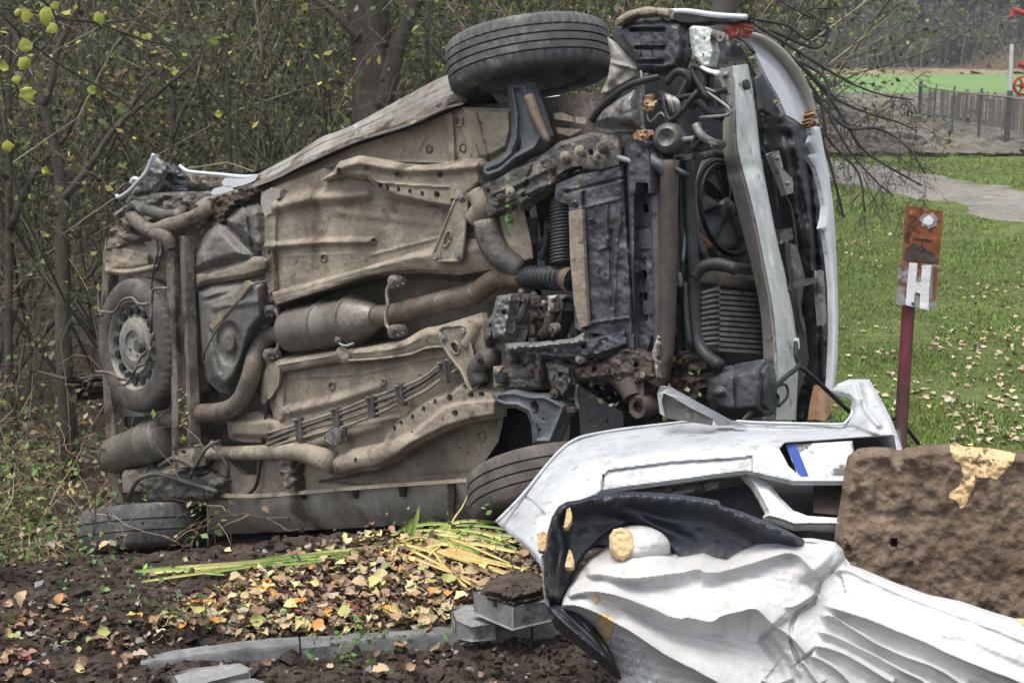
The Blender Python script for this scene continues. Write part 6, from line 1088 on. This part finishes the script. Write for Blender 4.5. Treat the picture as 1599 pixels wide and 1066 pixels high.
MB().add(plate([(1230, 822), (1345, 821), (1345, 845), (1258, 840)], -.10, .02, mp=BP)).build('lower_dark_plate', M_dark, bmp)  # plain black plate filling the area below the strut
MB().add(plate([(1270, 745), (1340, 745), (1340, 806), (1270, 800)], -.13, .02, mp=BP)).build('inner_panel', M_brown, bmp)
MB().add(plate([(1180, 750), (1275, 745), (1275, 806), (1245, 800)], -.22, .02, mp=BP)).build('opening_shade_plate', M_dark, bmp)  # opening closed by a black plate that stands for its shade
FP = plane_map(at(1090, 635, 4.3), norm(np.array([-.2, -.95, .2])))
bevel(MB().add(plate([(1026, 614), (1030, 604), (1036, 603), (1048, 605), (1085, 626), (1118, 644), (1140, 656), (1162, 663), (1120, 664), (1112, 653), (1080, 637), (1046, 617), (1036, 613), (1033, 625), (1037, 649), (1030, 645)], [.0, .01, .01, .01, .0, -.02, -.04, -.05, -.04, -.02, .0, .01, .01, 0, 0, 0], .02, mp=FP)).build('bumper_fin', M_bumper, bmp), .004)
MB().add(plate([(1035, 612), (1048, 616), (1080, 636), (1114, 653), (1112, 664), (1036, 652), (1030, 630)], -.02, .006, mp=FP)).build('fin_web', M_tank, bmp)
# ================================================================== EARTHY BLOCK
Ko = at(1450, 830, 4.0); Kn = norm(np.array([-.15, -.95, .28])); KP = plane_map(Ko, Kn)
KB = [(1330, 706), (1340, 700), (1366, 697), (1393, 699), (1404, 703), (1415, 699), (1440, 695), (1485, 692), (1500, 696), (1545, 700), (1599, 706), (1690, 711), (1690, 1080), (1330, 1060), (1322, 960), (1318, 900), (1306, 868), (1303, 840), (1305, 820), (1311, 790), (1315, 760), (1321, 725), (1324, 712)]
def kbh(X, Y):
    d = sdf(X, Y, KB); h = -.06+.06*sst(d/16)+.022*fbm(X/55, Y/50, 4, 1)+.012*fbm(X/14, Y/13, 4, 5)+.005*fbm(X/5, Y/5, 2, 9)
    return h-.07*sst((7.5-np.hypot((X-1396)*1.1, Y-847))/3)+.02*sst(fbm(X/30, Y/70, 3, 14)*3-.3)
blk = tag(mk('broken_pedestal', *relief(KB, kbh, 3.0, mp=KP, th=.3, back=-.42), M_block, None, 70), 'brown earth caked concrete block standing behind the white statue', 'concrete block')
OC = [(1483, 694), (1492, 690), (1506, 697), (1545, 699), (1586, 707), (1582, 722), (1572, 733), (1566, 740), (1555, 749), (1546, 744), (1540, 746), (1526, 745), (1521, 738), (1523, 752), (1520, 765), (1512, 778), (1510, 785), (1500, 797), (1497, 786), (1492, 780), (1480, 776), (1484, 768), (1497, 760), (1505, 745), (1502, 735), (1500, 725), (1490, 718), (1485, 708)]
mk('bare_patch', *relief(OC, lambda X, Y: kbh(X, Y)+.002+.005*fbm(X/9, Y/9, 3, 3), 2, mp=KP, th=.02), M_ochre, blk, 60)
for i, pp in enumerate([][:0] and [[(1466, 815), (1474, 812), (1480, 822), (1474, 836), (1468, 830)], [(1476, 898), (1486, 896), (1490, 910), (1482, 924), (1474, 916)], [(1316, 790), (1324, 776), (1330, 786), (1324, 806), (1316, 812)], [(1370, 745), (1378, 738), (1384, 750), (1378, 776), (1370, 770)], [(1362, 792), (1370, 790), (1372, 812), (1366, 826), (1360, 812)]]):
    mk('pale_patch', *relief(pp, lambda X, Y: kbh(X, Y)+.003, 2, mp=KP, th=.01), M_conc if i > 1 else M_ochre, blk, 60)
# ================================================================== STATUE
So = at(1200, 950, 3.35); Sn = norm(np.array([-.10, -.80, .59])); SM = plane_map(So, Sn)
st = thing('broken_statue', 'broken white robed plaster statue with a black veil lying in front', 'statue', tuple(SM(1250, 1000, -.3)))
RO = [(868, 950), (884, 922), (900, 895), (920, 872), (950, 850), (985, 842), (1030, 860), (1060, 866), (1100, 858), (1118, 866), (1134, 870), (1155, 856), (1180, 845), (1215, 839), (1270, 840), (1305, 846), (1316, 857), (1322, 880), (1345, 887), (1395, 908), (1450, 928), (1500, 938), (1550, 955), (1620, 975), (1720, 1006), (1720, 1150), (985, 1150), (975, 1100), (962, 1050), (945, 1010), (925, 982), (895, 962)]
def cusp(X, Y, l, up, dn, a, tp=.12):
    l = catmull(l, 4)
    D, T, S = dseg(X, Y, l); tpv = sst(np.minimum(T/tp, 1))*sst(np.minimum((1-T)/tp, 1)) if tp else 1
    return (a*np.where(S > 0, np.exp(-D/dn), np.exp(-D/up))+.008*np.exp(-(D/3.6)**2))*tpv
C1 = [(905, 902), (928, 896), (960, 901), (989, 903), (1030, 898), (1066, 893), (1090, 889), (1105, 893), (1150, 886), (1196, 873), (1238, 864), (1264, 884), (1280, 904)]
C2 = [(878, 936), (900, 926), (928, 923), (958, 929), (989, 939), (1020, 950), (1053, 963), (1080, 964), (1112, 969), (1128, 960), (1155, 955), (1180, 951), (1205, 974), (1214, 985)]
C3 = [(874, 944), (900, 946), (928, 955), (974, 979), (1005, 1000), (1035, 1019), (1084, 1044), (1127, 1068), (1170, 1100)]
CR = [([(1296, 900), (1322, 890), (1400, 925), (1480, 955), (1560, 985), (1660, 1022)], 30, 16, .045), ([(1278, 942), (1302, 949), (1340, 961), (1416, 991), (1493, 1025), (1588, 1062), (1680, 1100)], 20, 14, .05), ([(1276, 962), (1300, 962), (1321, 974), (1378, 1008), (1455, 1041), (1520, 1075)], 14, 12, .034), ([(1274, 985), (1300, 990), (1340, 1010), (1400, 1040), (1460, 1075)], 10, 9, .022), ([(1268, 1006), (1300, 1012), (1345, 1035), (1400, 1068)], 11, 9, .028), ([(1264, 1022), (1284, 1030), (1310, 1048), (1340, 1080)], 9, 8, .022), ([(1250, 1030), (1262, 1044), (1280, 1070)], 9, 8, .02),
      ([(1180, 951), (1210, 950), (1241, 945), (1262, 934), (1277, 922)], 8, 12, .022), ([(1205, 975), (1225, 986), (1243, 1000), (1262, 1022)], 14, 14, .03), ([(1290, 846), (1270, 862), (1264, 884)], 16, 16, .02), ([(1005, 1020), (1030, 1045), (1050, 1068), (1080, 1110)], 14, 14, .02), ([(1184, 1058), (1210, 1066), (1240, 1056)], 16, 10, .02)]
def roh(X, Y):
    WX = X+3*fbm(X/50, Y/50, 2, 3); WY = Y+2.5*fbm(X/40, Y/40, 2, 8)
    d = sdf(X, Y, RO); h = -.05+.10*sst(d/60)+.07*sst(1-np.hypot((X-1020)/62, (Y-874)/30))
    h = np.maximum.reduce([cusp(WX, WY, C1, 13, 24, .075, .05), cusp(WX, WY, C2, 16, 26, .09, .04), cusp(WX, WY, C3, 22, 30, .10, .02), cusp(WX, WY, [(1044, 868), (1100, 856), (1132, 869), (1160, 853), (1200, 840), (1290, 842)], 8, 18, .045, .05)]+[cusp(WX, WY, l, u*1.0, dn, a, .06) for l, u, dn, a in CR])*1.15 + h
    seam = [(1322, 872), (1300, 890), (1280, 906), (1276, 925), (1270, 942), (1245, 955), (1236, 975), (1236, 1002), (1250, 1040)]
    h = h-.018*sst((5-dseg(WX, WY, seam)[0])/4)+.02*sst((22-dseg(WX, WY, [(1300, 862), (1285, 885)])[0])/14)
    h = h-.02*sst((16-dseg(WX, WY, [(1195, 1000), (1225, 1035), (1240, 1060)])[0])/14)
    stri = np.sin((Y-.25*X)/2.3+3*fbm(X/60, Y/20, 2, 5)); h = h+.0011*stri*sst((1260-X)/40)+.0014*np.sin((Y-.45*X)/2.6+2*fbm(X/40, Y/20, 2, 6))*sst((X-1290)/40)
    h = h+.004*fbm(X/22, Y/16, 4, 4)+.0012*fbm(X/5, Y/5, 3, 5)
    return h-.07*sst((6-d)/7)
robe = mk('robe', *relief(RO, roh, 1.5, mp=SM, th=.2, back=-.22, lean='rim'), M_plaster, st, 80)
VO = [(858, 950), (852, 930), (849, 900), (849, 862), (855, 830), (862, 806), (872, 790), (884, 783), (905, 780), (925, 773), (945, 769), (986, 767), (1030, 769), (1066, 772), (1100, 777), (1122, 781), (1126, 789), (1160, 799), (1200, 815), (1235, 831), (1256, 842), (1262, 856), (1200, 875), (1150, 885), (1066, 880), (1040, 852), (1015, 828), (985, 820), (960, 827), (938, 842), (914, 866), (898, 892), (886, 922), (874, 946)]
rim = [(853, 925), (852, 880), (858, 832), (868, 800), (885, 789), (925, 779), (986, 774), (1066, 779), (1118, 787), (1160, 806), (1240, 838)]
def voh(X, Y):
    D, T, S = dseg(X, Y, rim); d = sdf(X, Y, VO)
    rope = .009*np.abs(np.sin(T*62+D*.16))
    h = .0+.06*np.exp(-(D/14)**2)*(1+.0*T)+rope*np.exp(-(D/11)**2)*1.6 - .03*sst((D-10)/30)
    h = h+.003*fbm(X/14, Y/10, 4, 5)+.02*np.exp(-((Y-.42*X-390)/10)**2)*sst((X-880)/20)*sst((1100-X)/60)-.03*sst((5-d)/6)
    h = h+.02*ridge(X, Y, [(873, 800), (880, 860), (868, 930)], 9, 1, 'soft')
    return h+.014*sst((1125-X)/3)*np.exp(-(D/13)**2)
mk('robe_back', *relief(RO, lambda X, Y: -.215+0*X, 14, mp=SM, th=.01), M_plaster, st, 40)
veil = mk('veil', *relief(VO, voh, 2.0, mp=SM, th=.1, back=-.20), M_veil, st, 70)
VF = [(853, 944), (880, 945), (905, 958), (924, 976), (936, 1000), (955, 1028), (970, 1052), (955, 1042), (925, 1016), (890, 988), (862, 966)]
mk('veil_hem', *relief(VF, lambda X, Y: .02+.02*sst(sdf(X, Y, VF)/6)+.006*np.abs(np.sin((Y-X*.95)/5.0)), 1.6, mp=SM, th=.1), M_veil, st, 50)
mk('veil_side', *relief([(845, 868), (850, 862), (853, 870), (857, 935), (858, 948), (851, 942), (847, 915)], lambda X, Y: .03+.004*fbm(X/4, Y/8, 2, 2), 1.5, mp=SM, th=.1), M_conc_b, st, 50)
NS = circ(999, 850, 48, 30, 32, .12)
stump = mk('neck_stump', *relief(NS, lambda X, Y: -.02+.085*np.sqrt(np.clip(1-((X-999)/52)**2-((Y-850)/33)**2, 0, 1))+.004*fbm(X/8, Y/8, 3, 3), 1.7, mp=SM, th=.1), M_plaster, st, 70)
BF = [(951, 836), (958, 826), (970, 823), (982, 827), (992, 838), (994, 852), (986, 866), (974, 874), (962, 870), (952, 856)]
mk('broken_neck_face', *relief(BF, lambda X, Y: .052+.012*sst(sdf(X, Y, BF)/5)+.006*fbm(X/7, Y/7, 3, 5), 1.7, mp=SM, th=.05), M_ochre, stump, 60)
for i, (pp, h0) in enumerate([([(838, 834), (848, 828), (856, 832), (864, 845), (856, 853), (849, 860), (840, 858)], .055), ([(885, 794), (890, 791), (893, 802), (892, 812), (886, 822), (880, 823), (883, 808)], .078), ([(889, 856), (893, 862), (896, 875), (896, 884), (889, 886), (882, 884), (885, 870)], .035)]):
    mk('chipped_patch', *relief(pp, lambda X, Y, h0=h0, i=i: h0+.004*fbm(X/5, Y/5, 3, i), 1.4, mp=SM, th=.03), M_ochre, veil, 60)
for i, pp in enumerate([[(931, 966), (936, 957), (945, 957), (956, 963), (958, 975), (955, 988), (951, 998), (940, 999), (930, 998), (927, 989), (934, 978), (932, 970)], [(921, 929), (930, 927), (936, 936), (928, 942)], [(1588, 964), (1602, 966), (1606, 978), (1596, 975)], [(968, 893), (976, 892), (976, 899)]]):
    mk('chipped_patch', *relief(pp, lambda X, Y: roh(X, Y)+.004+.003*fbm(X/5, Y/5, 3, 2), 1.4, mp=SM, th=.02), M_ochre, robe, 60)
SILV = mat('silvery_rough_plaster', (.36, .38, .39), (.52, .54, .55), 20, .5, bump=1, bscale=60, bdist=.01, spec=.5)
SV = [(948, 998), (958, 990), (975, 985), (995, 1000), (1015, 1030), (1030, 1066), (1040, 1100), (980, 1100), (966, 1050)]
mk('rough_patch', *relief(SV, lambda X, Y: roh(X, Y)+.003+.006*fbm(X/6, Y/6, 3, 2)-.01*sst((4-sdf(X, Y, SV))/5), 1.8, mp=SM, th=.02), SILV, robe, 60)
# ================================================================== KERB, SLABS, BLOCKS
def ZM(z): return plane_map(np.array([0, 0, z]), np.array([0, 0, 1.]))
kt = thing('kerb', 'long grey concrete kerb at the foot of the leaf covered soil bed', 'kerb', tuple(ZM(0)(500, 1010)))
kA, kB, kC, kD = [ZM(.022)(x, y) for x, y in ((218, 1018), (468, 999), (828, 973), (985, 962))]
for i, (p, q) in enumerate([(kA, kB), (kB, kC), (kC, kD)]):
    dv = norm(q-p); nv = np.array([-dv[1], dv[0], 0]); L_ = np.linalg.norm((q-p)[:2])-.006; c = (p+q)/2+nv*.0
    V = []; n = int(L_/.02); Fc = []
    sec = [(-.032, -.16), (-.032, -.008), (-.026, 0), (.022, .0), (.03, -.008), (.03, -.16)]
    for k in range(n+1):
        for (a, z) in sec: V.append(p+dv*(.003+L_*k/n)+nv*a+np.array([0, 0, z-.02*(i == 0)*(1-k/n)**2+(.004*vn(k*.5, a*40, i))]) + nv*.002*vn(k*.7, z*30, i+3))
    m_ = len(sec)
    for k in range(n):
        for j in range(m_-1): Fc.append((k*m_+j, (k+1)*m_+j, (k+1)*m_+j+1, k*m_+j+1))
    Fc += [tuple(range(m_)), tuple(reversed([n*m_+j for j in range(m_)]))]
    fixn(mk('kerb_stone', V, Fc, M_conc_b, kt, 40))
def slab(name, poly, z, th, m, label, cat, bw=.006, parent=None, sharp=40):
    o = MB().add(plate(poly, 0, th, mp=ZM(z))).build(name, m, parent, sharp); bevel(o, bw, 2)
    if label: tag(o, label, cat)
    return o
slab('concrete_slab', [(268, 1054), (300, 1046), (372, 1036), (386, 1043), (388, 1052), (320, 1064), (285, 1072)], .03, .07, M_conc, 'grey concrete slab half sunk in soil at the bottom left below the kerb', 'slab')
slab('concrete_slab', [(335, 1068), (395, 1060), (408, 1064), (412, 1076), (360, 1090)], .03, .07, M_conc_b, 'pale slab corner at the bottom edge just in front of the sunken slab', 'slab')
slab('flat_stone', [(704, 954), (722, 947), (745, 944), (782, 962), (776, 972), (736, 977), (710, 970)], .055, .045, M_conc, 'flat grey stone wedged under the soil topped concrete block', 'stone')
cb = slab('concrete_block', [(739, 925), (792, 912), (864, 928), (858, 937), (800, 950)], .135, .062, M_conc, 'grey concrete block with soil on top beside the statue veil', 'block', .005)
ZS = ZM(.14); CS = [(748, 926), (760, 908), (790, 894), (830, 890), (856, 905), (862, 928), (836, 936), (800, 944), (770, 936)]
mk('soil_cap', *relief(CS, lambda X, Y: -.004+.035*sst(sdf(X, Y, CS)/14)+.010*fbm(X/6, Y/4, 4, 3), 1.8, mp=ZS, th=.02), M_mud, cb, 70)
slab('stone_chip', [(676, 1008), (688, 1003), (708, 1007), (716, 1018), (704, 1030), (682, 1026)], -.02, .03, M_conc, 'small pale stone chip on the dark soil in front of the kerb', 'stone', .004)
slab('stone_chip', [(774, 1018), (786, 1014), (794, 1020), (790, 1030), (778, 1028)], -.025, .025, M_conc_b, 'small bluish stone chip on the soil right of the larger chip', 'stone', .004)
slab('brick_shard', [(572, 1046), (600, 1038), (626, 1044), (622, 1058), (596, 1062)], -.02, .03, M_mud, 'brown earthy shard lying on the soil at the bottom centre', 'shard', .004)
# ================================================================== CUT FLAG LEAVES AND STALKS
IG = [mat('flag_leaf_green', (.16, .28, .06), (.28, .38, .10), 12, .5, bump=.1), mat('flag_leaf_yellow', (.42, .40, .12), (.58, .52, .22), 12, .5, bump=.1), mat('flag_leaf_ochre', (.55, .33, .09), (.62, .45, .2), 12, .55, bump=.1)]
ipl = thing('cut_flag_leaves', 'heap of long green and yellow sword shaped leaves lying on the soil', 'plant', tuple(G(560, 870)))
g = np.random.default_rng(23)
def ribbon(px, w, m, lift=.012, nm='blade', par=ipl):
    P = catmull(np.array([G(x, y, lift+z) for x, y, z in px]), 6); n = len(P); T = norm(np.gradient(P, axis=0)); sd_ = norm(norm(np.cross(T, [0, 0, 1]))*-.5+np.array([0, 0, .75])); t = np.linspace(0, 1, n); ww = w*np.minimum(1, (1-t)*4+.08)*np.minimum(1, t*6+.35)
    V = np.concatenate([P-sd_*ww[:, None], P+np.array([0, 0, -.004]), P+sd_*ww[:, None]+np.array([0, 0, .006])], 0)
    Q = np.array([(i+k*n, i+1+k*n, i+1+(k+1)*n, i+(k+1)*n) for i in range(n-1) for k in range(2)]); return mk(nm, V, Q, m, par, 180)
for i in range(10):
    x0 = g.uniform(200, 300); x1 = x0+g.uniform(110, 330); f = lambda x: 908-(x-200)*.125+10*math.sin((x-200)/130); w = g.normal(0, 9)
    ribbon([(x0, f(x0)+w, 0), ((x0*2+x1)/3, f((x0*2+x1)/3)+w*.6, .01), ((x0+2*x1)/3, f((x0+2*x1)/3)+w*.2+g.normal(0, 3), .012), (x1, f(x1)+g.normal(0, 6), .002)], g.uniform(.0012, .0034), IG[g.choice(3, p=[.42, .4, .18])])
for i in range(38):
    x0 = g.uniform(590, 690); y0 = g.uniform(834, 872); L_ = g.uniform(50, 200); an = g.normal(0, .34)
    ribbon([(x0, y0, 0), (x0+L_*.4, y0-L_*.4*math.tan(an)+4, .015+g.uniform(0, .02)), (min(x0+L_, 822), y0-L_*math.tan(an)*.7+8, .004)], g.uniform(.0014, .004), IG[g.choice(3, p=[.35, .5, .15])])
for pts in ([(640, 858, .0), (648, 848, .05), (656, 838, .11)], [(632, 850, .0), (640, 838, .03), (652, 828, .05)]): ribbon(pts, .010, IG[0])
for l, lab in (([(698, 846, .01), (706, 815, .06), (722, 790, .10), (730, 772, .13)], 'dry pale stalk standing up in front of the lower front wheel'), ([(742, 860, .02), (770, 848, .03), (798, 838, .04)], 'dry pale stalk pointing at the bumper tip from the leaf heap'), ([(655, 890, .0), (672, 866, .03), (690, 850, .05)], 'short dry stalk leaning over the middle of the leaf heap')):
    tag(mk('dry_stalk', *tube([G(x, y+z*430, z) for x, y, z in l], [.0045, .004, .003, .0015][:len(l)], 6, 5), IG[1], None, 180), lab, 'stalk')
